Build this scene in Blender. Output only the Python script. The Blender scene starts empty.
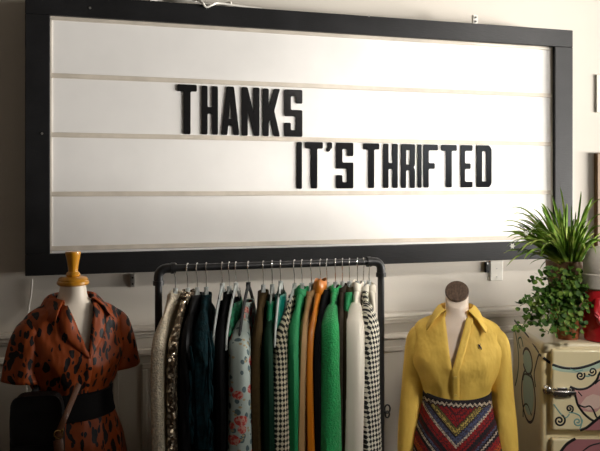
import bpy, bmesh, math, random
from mathutils import Vector, Matrix
sin, cos, pi, tan = math.sin, math.cos, math.pi, math.tan
rnd = random.Random(7)
SC = bpy.context.scene
COL = SC.collection

# ------------------------------------------------------------------ camera model
F, CX, HY = 750.0, 300.0, 184.0
TH = math.atan(F / 2461.0)
CAMD, CAMZ = 3.426, 1.75
CAM = Vector((0, -CAMD, CAMZ))
FWD = Vector((sin(TH), cos(TH), 0)); RGT = Vector((cos(TH), -sin(TH), 0)); UP = Vector((0, 0, 1))

def ray(px, py): return FWD + RGT * ((px - CX) / F) + UP * ((HY - py) / F)
def P(px, py, y):
    d = ray(px, py); return CAM + d * ((y - CAM.y) / d.y)
def PD(px, py, dep): return CAM + ray(px, py) * dep
def proj(p):
    d = Vector(p) - CAM; k = d.dot(FWD)
    return CX + F * d.dot(RGT) / k, HY - F * d.z / k

cam = bpy.data.cameras.new('camera'); camo = bpy.data.objects.new('camera', cam); COL.objects.link(camo)
camo.location = CAM; camo.rotation_euler = (pi / 2, 0, -TH)
cam.sensor_width = 36; cam.lens = F / 600 * 36; cam.sensor_fit = 'HORIZONTAL'
cam.shift_y = -(225.5 - HY) / 600.0
cam.clip_start = .02
SC.camera = camo

# ------------------------------------------------------------------ materials
def mat(name, col=(.8, .8, .8), rough=.5, metal=0, spec=.5, sheen=0, var=0, vscale=8, bump=0, bscale=60, trans=0, coat=0, colnode=None, detail=3, bdist=.01, bdetail=4, bstretch=(1, 1, 1)):
    m = bpy.data.materials.new(name); m.use_nodes = True
    nt = m.node_tree; b = nt.nodes['Principled BSDF']; L = nt.links.new
    b.inputs['Base Color'].default_value = (*col, 1)
    b.inputs['Roughness'].default_value = rough; b.inputs['Metallic'].default_value = metal
    b.inputs['Specular IOR Level'].default_value = spec
    b.inputs['Sheen Weight'].default_value = sheen
    b.inputs['Transmission Weight'].default_value = trans
    b.inputs['Coat Weight'].default_value = coat
    tc = nt.nodes.new('ShaderNodeTexCoord')
    if var:
        n = nt.nodes.new('ShaderNodeTexNoise'); n.inputs['Scale'].default_value = vscale; n.inputs['Detail'].default_value = detail
        L(tc.outputs['Object'], n.inputs['Vector'])
        mr = nt.nodes.new('ShaderNodeMapRange'); mr.inputs['From Min'].default_value = .3; mr.inputs['From Max'].default_value = .7
        mr.inputs['To Min'].default_value = 1 - var; mr.inputs['To Max'].default_value = 1 + var
        L(n.outputs['Fac'], mr.inputs['Value'])
        mx = nt.nodes.new('ShaderNodeVectorMath'); mx.operation = 'SCALE'; mx.inputs[0].default_value = col
        L(mr.outputs['Result'], mx.inputs['Scale']); L(mx.outputs['Vector'], b.inputs['Base Color'])
    if bump:
        n2 = nt.nodes.new('ShaderNodeTexNoise'); n2.inputs['Scale'].default_value = bscale; n2.inputs['Detail'].default_value = bdetail
        mp = nt.nodes.new('ShaderNodeMapping'); mp.inputs['Scale'].default_value = bstretch
        L(tc.outputs['Object'], mp.inputs['Vector']); L(mp.outputs['Vector'], n2.inputs['Vector'])
        bp = nt.nodes.new('ShaderNodeBump'); bp.inputs['Strength'].default_value = bump; bp.inputs['Distance'].default_value = bdist
        L(n2.outputs['Fac'], bp.inputs['Height']); L(bp.outputs['Normal'], b.inputs['Normal'])
    if colnode: colnode(nt, b, tc)
    return m

def ramp(nt, stops, interp='CONSTANT'):
    r = nt.nodes.new('ShaderNodeValToRGB'); r.color_ramp.interpolation = interp
    e = r.color_ramp.elements
    while len(e) < len(stops): e.new(.5)
    for el, (p, c) in zip(e, stops): el.position = p; el.color = (*c, 1)
    return r
def math_node(nt, op, a, b=None, c=None):
    n = nt.nodes.new('ShaderNodeMath'); n.operation = op
    for i, v in enumerate((a, b, c)):
        if v is None: continue
        if isinstance(v, (int, float)): n.inputs[i].default_value = v
        else: nt.links.new(v, n.inputs[i])
    return n.outputs[0]
def mixc(nt, fac, A, B):
    n = nt.nodes.new('ShaderNodeMix'); n.data_type = 'RGBA'
    for i, v in ((0, fac), (6, A), (7, B)):
        if isinstance(v, tuple): n.inputs[i].default_value = (*v, 1)
        elif isinstance(v, (int, float)): n.inputs[i].default_value = v
        else: nt.links.new(v, n.inputs[i])
    return n.outputs[2]
def vor(nt, tc, scale, stretch=(1, 1, 1), rnd_=1.0, rot=(0, 0, 0)):
    mp = nt.nodes.new('ShaderNodeMapping'); mp.inputs['Scale'].default_value = stretch; mp.inputs['Rotation'].default_value = rot
    nt.links.new(tc.outputs['Object'], mp.inputs['Vector'])
    v = nt.nodes.new('ShaderNodeTexVoronoi'); v.inputs['Scale'].default_value = scale; v.inputs['Randomness'].default_value = rnd_
    nt.links.new(mp.outputs['Vector'], v.inputs['Vector']); return v

def leafprint(nt, b, tc):
    L = nt.links.new
    n = nt.nodes.new('ShaderNodeTexNoise'); n.inputs['Scale'].default_value = 16
    L(tc.outputs['Object'], n.inputs['Vector'])
    ad = nt.nodes.new('ShaderNodeVectorMath'); ad.operation = 'MULTIPLY_ADD'; ad.inputs[1].default_value = (.05, .05, .05)
    L(n.outputs['Color'], ad.inputs[0]); L(tc.outputs['Object'], ad.inputs[2])
    fs = []
    for rot, off, th, sc in ((.6, 0, .34, 20), (-.9, .3, .31, 22), (.1, .7, .25, 28)):
        mp = nt.nodes.new('ShaderNodeMapping'); mp.inputs['Scale'].default_value = (2.0, .6, .8); mp.inputs['Rotation'].default_value = (0, rot, 0); mp.inputs['Location'].default_value = (off, off, off)
        L(ad.outputs[0], mp.inputs['Vector'])
        v = nt.nodes.new('ShaderNodeTexVoronoi'); v.inputs['Scale'].default_value = sc
        L(mp.outputs['Vector'], v.inputs['Vector'])
        fs.append(math_node(nt, 'LESS_THAN', v.outputs['Distance'], th))
    f = math_node(nt, 'MAXIMUM', math_node(nt, 'MAXIMUM', fs[0], fs[1]), fs[2])
    L(mixc(nt, f, (.30, .055, .008), (.008, .005, .005)), b.inputs['Base Color'])

def floral(nt, b, tc):
    L = nt.links.new
    v = vor(nt, tc, 24, (1, .6, 1))
    f1 = math_node(nt, 'LESS_THAN', v.outputs['Distance'], .44)
    pick = math_node(nt, 'GREATER_THAN', nt.nodes.new('ShaderNodeSeparateColor').outputs[0], .4)
    sep = [n for n in nt.nodes if n.bl_idname == 'ShaderNodeSeparateColor'][-1]; L(v.outputs['Color'], sep.inputs[0])
    petals = nt.nodes.new('ShaderNodeTexNoise'); petals.inputs['Scale'].default_value = 90; L(tc.outputs['Object'], petals.inputs['Vector'])
    pet = mixc(nt, math_node(nt, 'GREATER_THAN', petals.outputs['Fac'], .5), (.55, .06, .05), (.62, .30, .24))
    v2 = vor(nt, tc, 34, (1.6, .6, .8), 1, (0, .7, 0))
    f2 = math_node(nt, 'LESS_THAN', v2.outputs['Distance'], .30)
    v3 = vor(nt, tc, 50, (1, .6, 1), 1, (0, -.5, .3))
    f3 = math_node(nt, 'LESS_THAN', v3.outputs['Distance'], .22)
    c = mixc(nt, f2, (.43, .50, .46), (.09, .14, .15))
    c = mixc(nt, f3, c, (.42, .33, .18))
    c = mixc(nt, math_node(nt, 'MULTIPLY', f1, pick), c, pet)
    L(c, b.inputs['Base Color'])

def check(size, ca, cb, rot=pi / 4):
    def f(nt, b, tc):
        L = nt.links.new
        sp = nt.nodes.new('ShaderNodeSeparateXYZ'); L(tc.outputs['Object'], sp.inputs[0])
        u = math_node(nt, 'SUBTRACT', sp.outputs[1], sp.outputs[0])
        cb_ = nt.nodes.new('ShaderNodeCombineXYZ'); L(u, cb_.inputs[0]); L(sp.outputs[2], cb_.inputs[1])
        mp = nt.nodes.new('ShaderNodeMapping'); mp.inputs['Rotation'].default_value = (0, 0, rot); mp.inputs['Location'].default_value = (.003, .001, .37)
        L(cb_.outputs[0], mp.inputs['Vector'])
        ck = nt.nodes.new('ShaderNodeTexChecker'); ck.inputs['Scale'].default_value = 1 / size
        ck.inputs['Color1'].default_value = (*ca, 1); ck.inputs['Color2'].default_value = (*cb, 1)
        L(mp.outputs['Vector'], ck.inputs['Vector']); L(ck.outputs['Color'], b.inputs['Base Color'])
    return f

def sequins(c1, c2, sc):
    def f(nt, b, tc):
        L = nt.links.new
        v = vor(nt, tc, sc)
        sep = nt.nodes.new('ShaderNodeSeparateColor'); L(v.outputs['Color'], sep.inputs[0])
        L(mixc(nt, math_node(nt, 'GREATER_THAN', sep.outputs[0], .62), c1, c2), b.inputs['Base Color'])
        nm = nt.nodes.new('ShaderNodeVectorMath'); nm.operation = 'SUBTRACT'; nm.inputs[1].default_value = (.5, .5, .5)
        L(v.outputs['Color'], nm.inputs[0])
        sc_ = nt.nodes.new('ShaderNodeVectorMath'); sc_.operation = 'SCALE'; sc_.inputs['Scale'].default_value = .9; L(nm.outputs[0], sc_.inputs[0])
        geo = nt.nodes.new('ShaderNodeNewGeometry')
        ad = nt.nodes.new('ShaderNodeVectorMath'); L(geo.outputs['Normal'], ad.inputs[0]); L(sc_.outputs[0], ad.inputs[1])
        nn = nt.nodes.new('ShaderNodeVectorMath'); nn.operation = 'NORMALIZE'; L(ad.outputs[0], nn.inputs[0])
        L(nn.outputs[0], b.inputs['Normal'])
    return f

def chevron(nt, b, tc):
    L = nt.links.new
    sp = nt.nodes.new('ShaderNodeSeparateXYZ'); L(tc.outputs['Object'], sp.inputs[0])
    ax = math_node(nt, 'ABSOLUTE', sp.outputs[0])
    zig = math_node(nt, 'PINGPONG', math_node(nt, 'ADD', sp.outputs[0], sp.outputs[2]), .008)
    # chevron bands: v = depth below the point of the V
    v = math_node(nt, 'SUBTRACT', math_node(nt, 'MULTIPLY', ax, 1.0), sp.outputs[2])
    v = math_node(nt, 'ADD', v, math_node(nt, 'MULTIPLY', zig, .9))
    v = math_node(nt, 'DIVIDE', math_node(nt, 'SUBTRACT', v, .30), .50)
    red, wine, navy, blue, cream, yel, blk, orange, olive = (.32, .010, .012), (.085, .005, .010), (.02, .02, .05), (.075, .09, .17), (.62, .52, .40), (.50, .38, .09), (.008, .008, .012), (.55, .10, .02), (.14, .12, .025)
    bv = [(.30, red), (.345, wine), (.36, red), (.375, wine), (.385, red), (.40, wine), (.407, red), (.422, wine), (.428, olive), (.436, yel), (.447, blk), (.452, yel), (.457, blk), (.463, blue), (.493, cream), (.505, red), (.528, wine), (.535, red), (.545, blk),
          (.568, wine), (.58, blue), (.592, blk), (.603, cream), (.613, blk), (.63, red), (.66, orange), (.69, blk), (.705, cream), (.715, blue), (.75, red)]
    bands = [((q - .30) / .50, c_) for q, c_ in bv]
    r = ramp(nt, bands); L(v, r.inputs[0])
    # waistband zigzag
    v2 = math_node(nt, 'ADD', sp.outputs[2], math_node(nt, 'PINGPONG', sp.outputs[0], .009))
    top = math_node(nt, 'GREATER_THAN', v2, -.345)
    r2 = ramp(nt, [(0, red), (.15, blk), (.32, cream), (.60, blk)])
    L(math_node(nt, 'DIVIDE', math_node(nt, 'ADD', v2, .350), .035), r2.inputs[0])
    # crochet: small speckle of darker stitches
    st = nt.nodes.new('ShaderNodeTexNoise'); st.inputs['Scale'].default_value = 170; L(tc.outputs['Object'], st.inputs['Vector'])
    c = mixc(nt, top, r.outputs[0], r2.outputs[0])
    c = mixc(nt, math_node(nt, 'MULTIPLY', math_node(nt, 'GREATER_THAN', st.outputs['Fac'], .52), .75), c, (.03, .012, .015))
    L(c, b.inputs['Base Color'])
    bp = nt.nodes.new('ShaderNodeBump'); bp.inputs['Strength'].default_value = .6; bp.inputs['Distance'].default_value = .004
    L(st.outputs['Fac'], bp.inputs['Height']); L(bp.outputs['Normal'], b.inputs['Normal'])

def woodgrain(c1, c2, sc=9):
    def f(nt, b, tc):
        mp = nt.nodes.new('ShaderNodeMapping'); mp.inputs['Scale'].default_value = (6, 6, 1); nt.links.new(tc.outputs['Object'], mp.inputs['Vector'])
        n = nt.nodes.new('ShaderNodeTexNoise'); n.inputs['Scale'].default_value = sc; n.inputs['Detail'].default_value = 6; nt.links.new(mp.outputs['Vector'], n.inputs['Vector'])
        r = ramp(nt, [(.35, c1), (.65, c2)], 'LINEAR'); nt.links.new(n.outputs['Fac'], r.inputs[0]); nt.links.new(r.outputs[0], b.inputs['Base Color'])
    return f
def floorboards(nt, b, tc):
    br = nt.nodes.new('ShaderNodeTexBrick'); br.inputs['Scale'].default_value = 1
    br.inputs['Color1'].default_value = (.06, .035, .02, 1); br.inputs['Color2'].default_value = (.09, .05, .028, 1); br.inputs['Mortar'].default_value = (.015, .01, .008, 1)
    br.inputs['Brick Width'].default_value = 1.4; br.inputs['Row Height'].default_value = .12; br.inputs['Mortar Size'].default_value = .003
    nt.links.new(tc.outputs['Object'], br.inputs['Vector']); nt.links.new(br.outputs['Color'], b.inputs['Base Color'])
def variegated(c1, c2, c3, sc):
    def f(nt, b, tc):
        n = nt.nodes.new('ShaderNodeTexNoise'); n.inputs['Scale'].default_value = sc; n.inputs['Detail'].default_value = 2
        nt.links.new(tc.outputs['Object'], n.inputs['Vector'])
        r = ramp(nt, [(.33, c1), (.5, c2), (.68, c3)], 'LINEAR'); nt.links.new(n.outputs['Fac'], r.inputs[0]); nt.links.new(r.outputs[0], b.inputs['Base Color'])
    return f

M = {}
M['wall'] = mat('wall_paint', (.62, .575, .51), .85, var=.02, vscale=3, bump=.06, bscale=180)
M['wains'] = mat('wainscot_paint', (.44, .395, .33), .6, var=.02, vscale=3)  # base colour darkened to stand for light falling off below the chair rail
M['trim'] = mat('trim_paint', (.74, .68, .59), .5)
M['ceil'] = mat('ceiling_paint', (.22, .20, .17), .9)
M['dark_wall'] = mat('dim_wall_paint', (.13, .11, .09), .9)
M['floor'] = mat('floor_boards', rough=.5, colnode=floorboards)
M['frame'] = mat('black_stained_timber', (.010, .010, .011), .42, bump=.15, bscale=25, bstretch=(1, 8, 8), var=.3, vscale=6, spec=.28)
M['panel'] = mat('white_sign_panel', (.80, .78, .755), .45, var=.035, vscale=5, detail=5)
M['rail'] = mat('letter_track_plastic', (.60, .54, .46), .3, var=.10, vscale=14)
M['letter'] = mat('black_acrylic', (.006, .006, .007), .16, spec=.45)
M['iron'] = mat('black_iron_pipe', (.010, .010, .011), .42, metal=0, spec=.5, bump=.1, bscale=120)
M['chrome'] = mat('chrome', (.72, .70, .67), .22, metal=1)
M['zinc'] = mat('zinc', (.45, .44, .42), .42, metal=1)
M['darkmetal'] = mat('dark_metal', (.03, .03, .03), .4, metal=.6)
M['clear'] = mat('clear_plastic', (.72, .76, .73), .22, trans=.45, spec=.6)
M['blackflock'] = mat('black_flocking', (.012, .012, .012), .8)
M['white_plate'] = mat('white_plastic', (.72, .69, .62), .4)
M['white_cord'] = mat('white_cord', (.75, .72, .66), .5)
M['skin'] = mat('ivory_form', (.80, .70, .58), .45, var=.02)
M['skin2'] = mat('cream_form', (.82, .68, .56), .45, var=.02)
M['finial'] = mat('yellow_varnished_wood', (.62, .27, .015), .3, coat=.4, var=.12, vscale=20)
M['browncap'] = mat('brown_wood_cap', (.10, .062, .042), .5, colnode=woodgrain((.075, .045, .03), (.15, .095, .065), 20))
M['dress'] = mat('leaf_print_satin', rough=.52, spec=.3, colnode=leafprint, bump=.8, bscale=9, bdist=.03, bdetail=2, bstretch=(1.6, 1.6, .8))
M['sash'] = mat('black_sash', (.004, .003, .003), .8, spec=.2)
M['bag'] = mat('dark_leather', (.004, .003, .0025), .55, spec=.25, bump=.2, bscale=200)
M['tan'] = mat('tan_leather', (.10, .032, .008), .5, bump=.2, bscale=150)
M['brass'] = mat('brass', (.70, .45, .18), .25, metal=1)
M['yellow'] = mat('yellow_cotton', (.84, .56, .11), .7, spec=.3, bump=.55, bscale=8, bdist=.03, bdetail=3, bstretch=(1.5, 1.5, .9))
M['yellowdk'] = mat('yellow_button', (.72, .50, .12), .35)
M['navy'] = mat('navy_thread', (.03, .025, .05), .7)
M['skirt'] = mat('chevron_crochet', rough=.9, colnode=chevron)
# garments
M['ivory'] = mat('ivory_beaded', (.78, .67, .50), .5, bump=.9, bscale=150, var=.22, vscale=90)
M['sequin'] = mat('bronze_sequins', rough=.25, metal=.75, colnode=sequins((.16, .11, .07), (.80, .66, .48), 110))
M['black'] = mat('black_cloth', (.003, .003, .0035), .9, spec=.12)
M['blacksatin'] = mat('black_satin', (.004, .004, .0045), .6, spec=.25)
M['tealfur'] = mat('dark_teal_plumes', (.001, .016, .021), .85, spec=.15, bump=1, bscale=45, bstretch=(3, 3, .5), var=.6, vscale=40)
M['darkgreen'] = mat('dark_green_velvet', (.001, .020, .009), .85, spec=.2)
M['mint'] = mat('green_print', (.01, .20, .09), .6, var=.7, vscale=60)
M['floral'] = mat('floral_print', rough=.7, colnode=floral)
M['olivebrown'] = mat('olive_brown_wool', (.040, .024, .007), .9, spec=.15, var=.2, vscale=50)
M['emerald'] = mat('emerald_satin', (.0, .17, .075), .35)
M['green'] = mat('green_knit', (.003, .20, .060), .75, bump=.4, bscale=120)
M['bright'] = mat('bright_green_terry', (.008, .33, .080), .9, sheen=.25, bump=.8, bscale=160, var=.12, vscale=60)
M['teal'] = mat('teal_satin', (.0, .16, .12), .35)
M['tancloth'] = mat('tan_twill', (.33, .19, .075), .7)
M['orange'] = mat('rust_orange_satin', (.52, .16, .008), .34)
M['dkbrown'] = mat('dark_brown_wool', (.030, .023, .015), .9, spec=.15, var=.25, vscale=60)
M['olive'] = mat('dark_olive_cloth', (.026, .020, .008), .9, spec=.15)
M['check'] = mat('black_cream_check', rough=.8, colnode=check(.0130, (.010, .010, .008), (.62, .56, .40)))
M['check2'] = mat('black_white_check', rough=.8, colnode=check(.0125, (.012, .012, .010), (.72, .68, .56), .72))
M['white'] = mat('white_cotton', (.84, .78, .66), .7, bump=.15, bscale=9)
M['cream'] = mat('cream_cotton', (.70, .64, .53), .8)
# fridge, plants
M['fridge'] = mat('cream_enamel', (.82, .71, .44), .3, coat=.3, var=.03, vscale=6)
M['fridge_top'] = mat('cream_enamel_top', (.76, .66, .44), .35, coat=.3)
M['ink'] = mat('black_paint', (.008, .008, .008), .4)
M['inkbrown'] = mat('dark_brown_paint', (.035, .022, .015), .5)
M['tealpaint'] = mat('teal_paint', (.20, .38, .34), .5)
M['palegreenpaint'] = mat('pale_teal_paint', (.48, .60, .48), .5)
M['greenpaint'] = mat('green_paint', (.04, .12, .06), .5)
M['pink'] = mat('pink_paint', (.62, .34, .31), .45, var=.10, vscale=14)
M['pinkpale'] = mat('pale_pink_paint', (.72, .52, .44), .45)
M['mauve'] = mat('mauve_paint', (.42, .17, .18), .45, var=.08, vscale=10)
M['blade'] = mat('spider_leaf', rough=.5, spec=.3, colnode=variegated((.040, .105, .006), (.13, .24, .018), (.38, .44, .11), 13))
M['vine'] = mat('vine_leaf', rough=.6, spec=.2, colnode=variegated((.014, .045, .003), (.040, .100, .008), (.17, .24, .04), 26))
M['stem'] = mat('stem_green', (.10, .14, .03), .6)
M['pot'] = mat('brown_planter', (.13, .07, .03), .6, bump=.5, bscale=60, var=.25, vscale=30)
M['terracotta'] = mat('terracotta', (.30, .085, .03), .75, var=.15, vscale=20)
M['soil'] = mat('soil', (.02, .013, .008), .95, bump=.6, bscale=80)
M['petal'] = mat('white_petal', (.8, .8, .72), .6)
M['red'] = mat('red_cloth', (.50, .008, .015), .42, bump=.4, bscale=30)
M['redglass'] = mat('dark_red_print', (.20, .03, .03), .35, var=.5, vscale=30)
M['greycap'] = mat('grey_cloth', (.52, .47, .42), .75, var=.06, vscale=12, bump=.2, bscale=30)
M['oak'] = mat('brown_oak', rough=.5, colnode=woodgrain((.10, .05, .015), (.22, .12, .04)))
M['canvas'] = mat('pale_canvas', (.74, .70, .62), .8)
M['glass'] = mat('window_glass', (1, 1, 1), 0, trans=1, spec=.3)

# ------------------------------------------------------------------ mesh building
class MB:
    def __init__(s): s.v = []; s.f = []; s.m = []
    def add(s, vs, fs, mi=0):
        o = len(s.v); s.v += [tuple(v) for v in vs]; s.f += [tuple(i + o for i in f) for f in fs]; s.m += [mi] * len(fs); return s
    def box(s, a, b, mi=0):
        (x0, y0, z0), (x1, y1, z1) = a, b
        vs = [(x, y, z) for x in (x0, x1) for y in (y0, y1) for z in (z0, z1)]
        return s.add(vs, [(0, 1, 3, 2), (4, 6, 7, 5), (0, 4, 5, 1), (2, 3, 7, 6), (0, 2, 6, 4), (1, 5, 7, 3)], mi)
    def loft(s, rings, closed=True, cap0=True, cap1=True, mi=0):
        n = len(rings[0]); vs = [p for r in rings for p in r]; fs = []
        for i in range(len(rings) - 1):
            for j in range(n if closed else n - 1):
                k = (j + 1) % n; fs.append((i * n + j, i * n + k, (i + 1) * n + k, (i + 1) * n + j))
        if closed and cap0: fs.append(tuple(range(n - 1, -1, -1)))
        if closed and cap1: fs.append(tuple((len(rings) - 1) * n + j for j in range(n)))
        return s.add(vs, fs, mi)
    def tube(s, pts, r, n=10, mi=0, flat=None, closed=False, upv=(0, 0, 1)):
        """r: number or list; flat: (u, v) radius multipliers with v along upv"""
        pts = [Vector(p) for p in pts]; rings = []; N = len(pts)
        for i, p in enumerate(pts):
            if closed: d = pts[(i + 1) % N] - pts[i - 1]
            else: d = pts[min(i + 1, N - 1)] - pts[max(i - 1, 0)]
            d.normalize(); u = Vector(upv)
            a = d.cross(u)
            if a.length < .05: a = d.cross(Vector((1, 0, 0)) if abs(d.x) < .9 else Vector((0, 1, 0)))
            a.normalize(); b = a.cross(d)
            if rings and not flat:
                a = pa - d * pa.dot(d); a.normalize(); b = a.cross(d)
            pa = a
            rr = r[i] if isinstance(r, (list, tuple)) else r
            fu, fv = flat or (1, 1)
            rings.append([p + a * (cos(2 * pi * j / n) * rr * fu) + b * (sin(2 * pi * j / n) * rr * fv) for j in range(n)])
        if closed: rings.append(rings[0]); return s.loft(rings, cap0=False, cap1=False, mi=mi)
        return s.loft(rings, mi=mi)
    def lathe(s, prof, n=28, c=(0, 0, 0), mi=0):
        c = Vector(c)
        return s.loft([[c + Vector((r * cos(2 * pi * j / n), r * sin(2 * pi * j / n), z)) for j in range(n)] for r, z in prof], mi=mi)
    def grid(s, g, mi=0):
        n = len(g[0]); vs = [p for r in g for p in r]
        return s.add(vs, [(i * n + j, i * n + j + 1, (i + 1) * n + j + 1, (i + 1) * n + j) for i in range(len(g) - 1) for j in range(n - 1)], mi)
    def prism(s, poly, d, mi=0):
        """poly: list of 3-D points; d: extrusion vector"""
        d = Vector(d); n = len(poly); a = [Vector(p) for p in poly]
        return s.add(a + [p + d for p in a], [tuple(range(n - 1, -1, -1)), tuple(range(n, 2 * n))] + [(i, (i + 1) % n, (i + 1) % n + n, i + n) for i in range(n)], mi)
    def build(s, name, mats, parent=None, smooth=True, bevel=0, seg=2, solid=0, loc=None, rotz=0, sub=0, angle=40):
        me = bpy.data.meshes.new(name); me.from_pydata(s.v, [], s.f)
        if not isinstance(mats, (list, tuple)): mats = [mats]
        for m in mats: me.materials.append(m)
        me.polygons.foreach_set('material_index', s.m)
        bm = bmesh.new(); bm.from_mesh(me); bmesh.ops.recalc_face_normals(bm, faces=bm.faces); bm.to_mesh(me); bm.free()
        if smooth: me.polygons.foreach_set('use_smooth', [True] * len(me.polygons)); me.set_sharp_from_angle(angle=math.radians(angle))
        o = bpy.data.objects.new(name, me); COL.objects.link(o)
        if parent: o.parent = parent
        if loc is not None: o.location = loc
        if rotz: o.rotation_euler.z = rotz
        if solid:
            md = o.modifiers.new('thick', 'SOLIDIFY'); md.thickness = solid; md.offset = 0
        if bevel:
            md = o.modifiers.new('bevel', 'BEVEL'); md.width = bevel; md.segments = seg; md.limit_method = 'ANGLE'
            md.angle_limit = math.radians(35); md.harden_normals = False
        if sub:
            md = o.modifiers.new('sub', 'SUBSURF'); md.levels = sub; md.render_levels = sub
        return o

def tag(o, label=None, cat=None, group=None, kind=None):
    if label: o['label'] = label
    if cat: o['category'] = cat
    if group: o['group'] = group
    if kind: o['kind'] = kind
    return o
def thing(name, label, cat, loc=(0, 0, 0), rotz=0, group=None):
    o = bpy.data.objects.new(name, None); COL.objects.link(o); o.empty_display_size = .05
    o.location = loc; o.rotation_euler = (0, 0, rotz); return tag(o, label, cat, group)
def struct(o): o['kind'] = 'structure'; return o
def lerp(a, b, t): return a + (b - a) * t
def interp(tbl, z):
    """Catmull-Rom through a table sorted by descending z of (z, values...)"""
    n = len(tbl)
    if z >= tbl[0][0]: return tbl[0][1:]
    if z <= tbl[-1][0]: return tbl[-1][1:]
    for i in range(n - 1):
        if tbl[i][0] >= z >= tbl[i + 1][0]:
            t = (tbl[i][0] - z) / (tbl[i][0] - tbl[i + 1][0])
            p0, p1, p2, p3 = tbl[max(i - 1, 0)], tbl[i], tbl[i + 1], tbl[min(i + 2, n - 1)]
            return tuple(.5 * (2 * b + (c - a) * t + (2 * a - 5 * b + 4 * c - d) * t * t + (3 * b - a - 3 * c + d) * t ** 3) for a, b, c, d in zip(p0[1:], p1[1:], p2[1:], p3[1:]))
def spline(pts, n):
    """smooth curve through 3-D points"""
    pts = [Vector(p) for p in pts]; out = []
    for i in range(len(pts) - 1):
        p0, p1, p2, p3 = pts[max(i - 1, 0)], pts[i], pts[i + 1], pts[min(i + 2, len(pts) - 1)]
        for k in range(n):
            t = k / n
            out.append(.5 * (2 * p1 + (p2 - p0) * t + (2 * p0 - 5 * p1 + 4 * p2 - p3) * t * t + (3 * p1 - p0 - 3 * p2 + p3) * t ** 3))
    out.append(pts[-1]); return out

# ------------------------------------------------------------------ room
XL, XR, YB, ZC = -1.2, 4.3, -6.7, 3.0
w = MB().box((XL - .1, 0, 0), (XR + .1, .1, ZC)); struct(w.build('wall_back', M['wall'], smooth=False))
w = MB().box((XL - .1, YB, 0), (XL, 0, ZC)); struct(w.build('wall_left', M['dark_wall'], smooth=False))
w = MB().box((XL - .1, YB - .1, -.1), (XR + .1, .1, 0)); struct(w.build('floor', M['floor'], smooth=False))
w = MB().box((XL - .1, YB - .1, ZC), (XR + .1, .1, ZC + .1)); struct(w.build('ceiling', M['ceil'], smooth=False))
# right wall with two window openings; plain wall behind the camera
WINS = ((-6.40, -3.75, 1.86, 2.80), (-2.40, -0.30, 1.22, 2.80))
w = MB(); ys = [YB, -6.40, -3.75, -2.40, -0.30, 0]
for q in (0, 2, 4): w.box((XR, ys[q], 0), (XR + .1, ys[q + 1], ZC))
for y0, y1, z0, z1 in WINS: w.box((XR, y0, 0), (XR + .1, y1, z0)).box((XR, y0, z1), (XR + .1, y1, ZC))
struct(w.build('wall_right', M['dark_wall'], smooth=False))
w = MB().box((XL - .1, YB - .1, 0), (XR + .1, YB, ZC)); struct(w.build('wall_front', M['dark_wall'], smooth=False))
def window(name, org, du, W, H):
    """a frame with a cross of glazing bars, in the plane of du and z"""
    o = thing(name, None, None); o['kind'] = 'structure'
    f = MB(); dn = Vector((-du.y, du.x, 0)) * .03
    def bar(u0, u1, z0, z1):
        a = org + du * u0 + UP * z0; b = org + du * u1 + UP * z0; c = org + du * u1 + UP * z1; d = org + du * u0 + UP * z1
        f.prism([a - dn, b - dn, c - dn, d - dn], dn * 2)
    bar(0, W, 0, .06); bar(0, W, H - .06, H); bar(0, .06, .06, H - .06); bar(W - .06, W, .06, H - .06); bar(W / 2 - .02, W / 2 + .02, .06, H - .06)
    f.build('window_frame', M['trim'], o, smooth=False)
    return o
for i, (y0, y1, z0, z1) in enumerate(WINS): window('window_%d' % (i + 1), Vector((XR + .05, y0, z0)), Vector((0, 1, 0)), y1 - y0, z1 - z0)

# wainscot on the sign wall: cap moulding, flat rail, bead and panel mouldings
zc = P(385, 313.7, -.05).z
t = MB().box((XL, -.052, zc - .022), (XR, 0, zc)).box((XL, -.038, zc - .040), (XR, 0, zc - .022)).box((XL, -.022, zc - .056), (XR, 0, zc - .040))
struct(t.build('trim_1', M['trim'], smooth=False, bevel=.006, seg=3))
t = MB().box((XL, -.012, 0.12), (XR, 0, zc - .055)); struct(t.build('trim_2', M['wains'], smooth=False))
t = MB().box((XL, -.034, zc - .128), (XR, 0, zc - .104)).box((XL, -.022, zc - .136), (XR, 0, zc - .128)); struct(t.build('trim_3', M['trim'], smooth=False, bevel=.005))
pw = .62; x = XL + .06; i = 4
while x < XR - .3:
    a, b, z0, z1 = x, min(x + pw, XR - .05), .24, zc - .17
    t = MB()
    for q in ((a, b, z1 - .025, z1), (a, b, z0, z0 + .025), (a, a + .025, z0 + .025, z1 - .025), (b - .025, b, z0 + .025, z1 - .025)):
        t.box((q[0], -.026, q[2]), (q[1], -.011, q[3]))
    struct(t.build('trim_%d' % i, M['wains'], smooth=False, bevel=.005)); i += 1
    x += pw + .10
t = MB().box((XL, -.022, 0), (XR, 0, .14)); struct(t.build('baseboard_back', M['trim'], smooth=False, bevel=.005))

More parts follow.
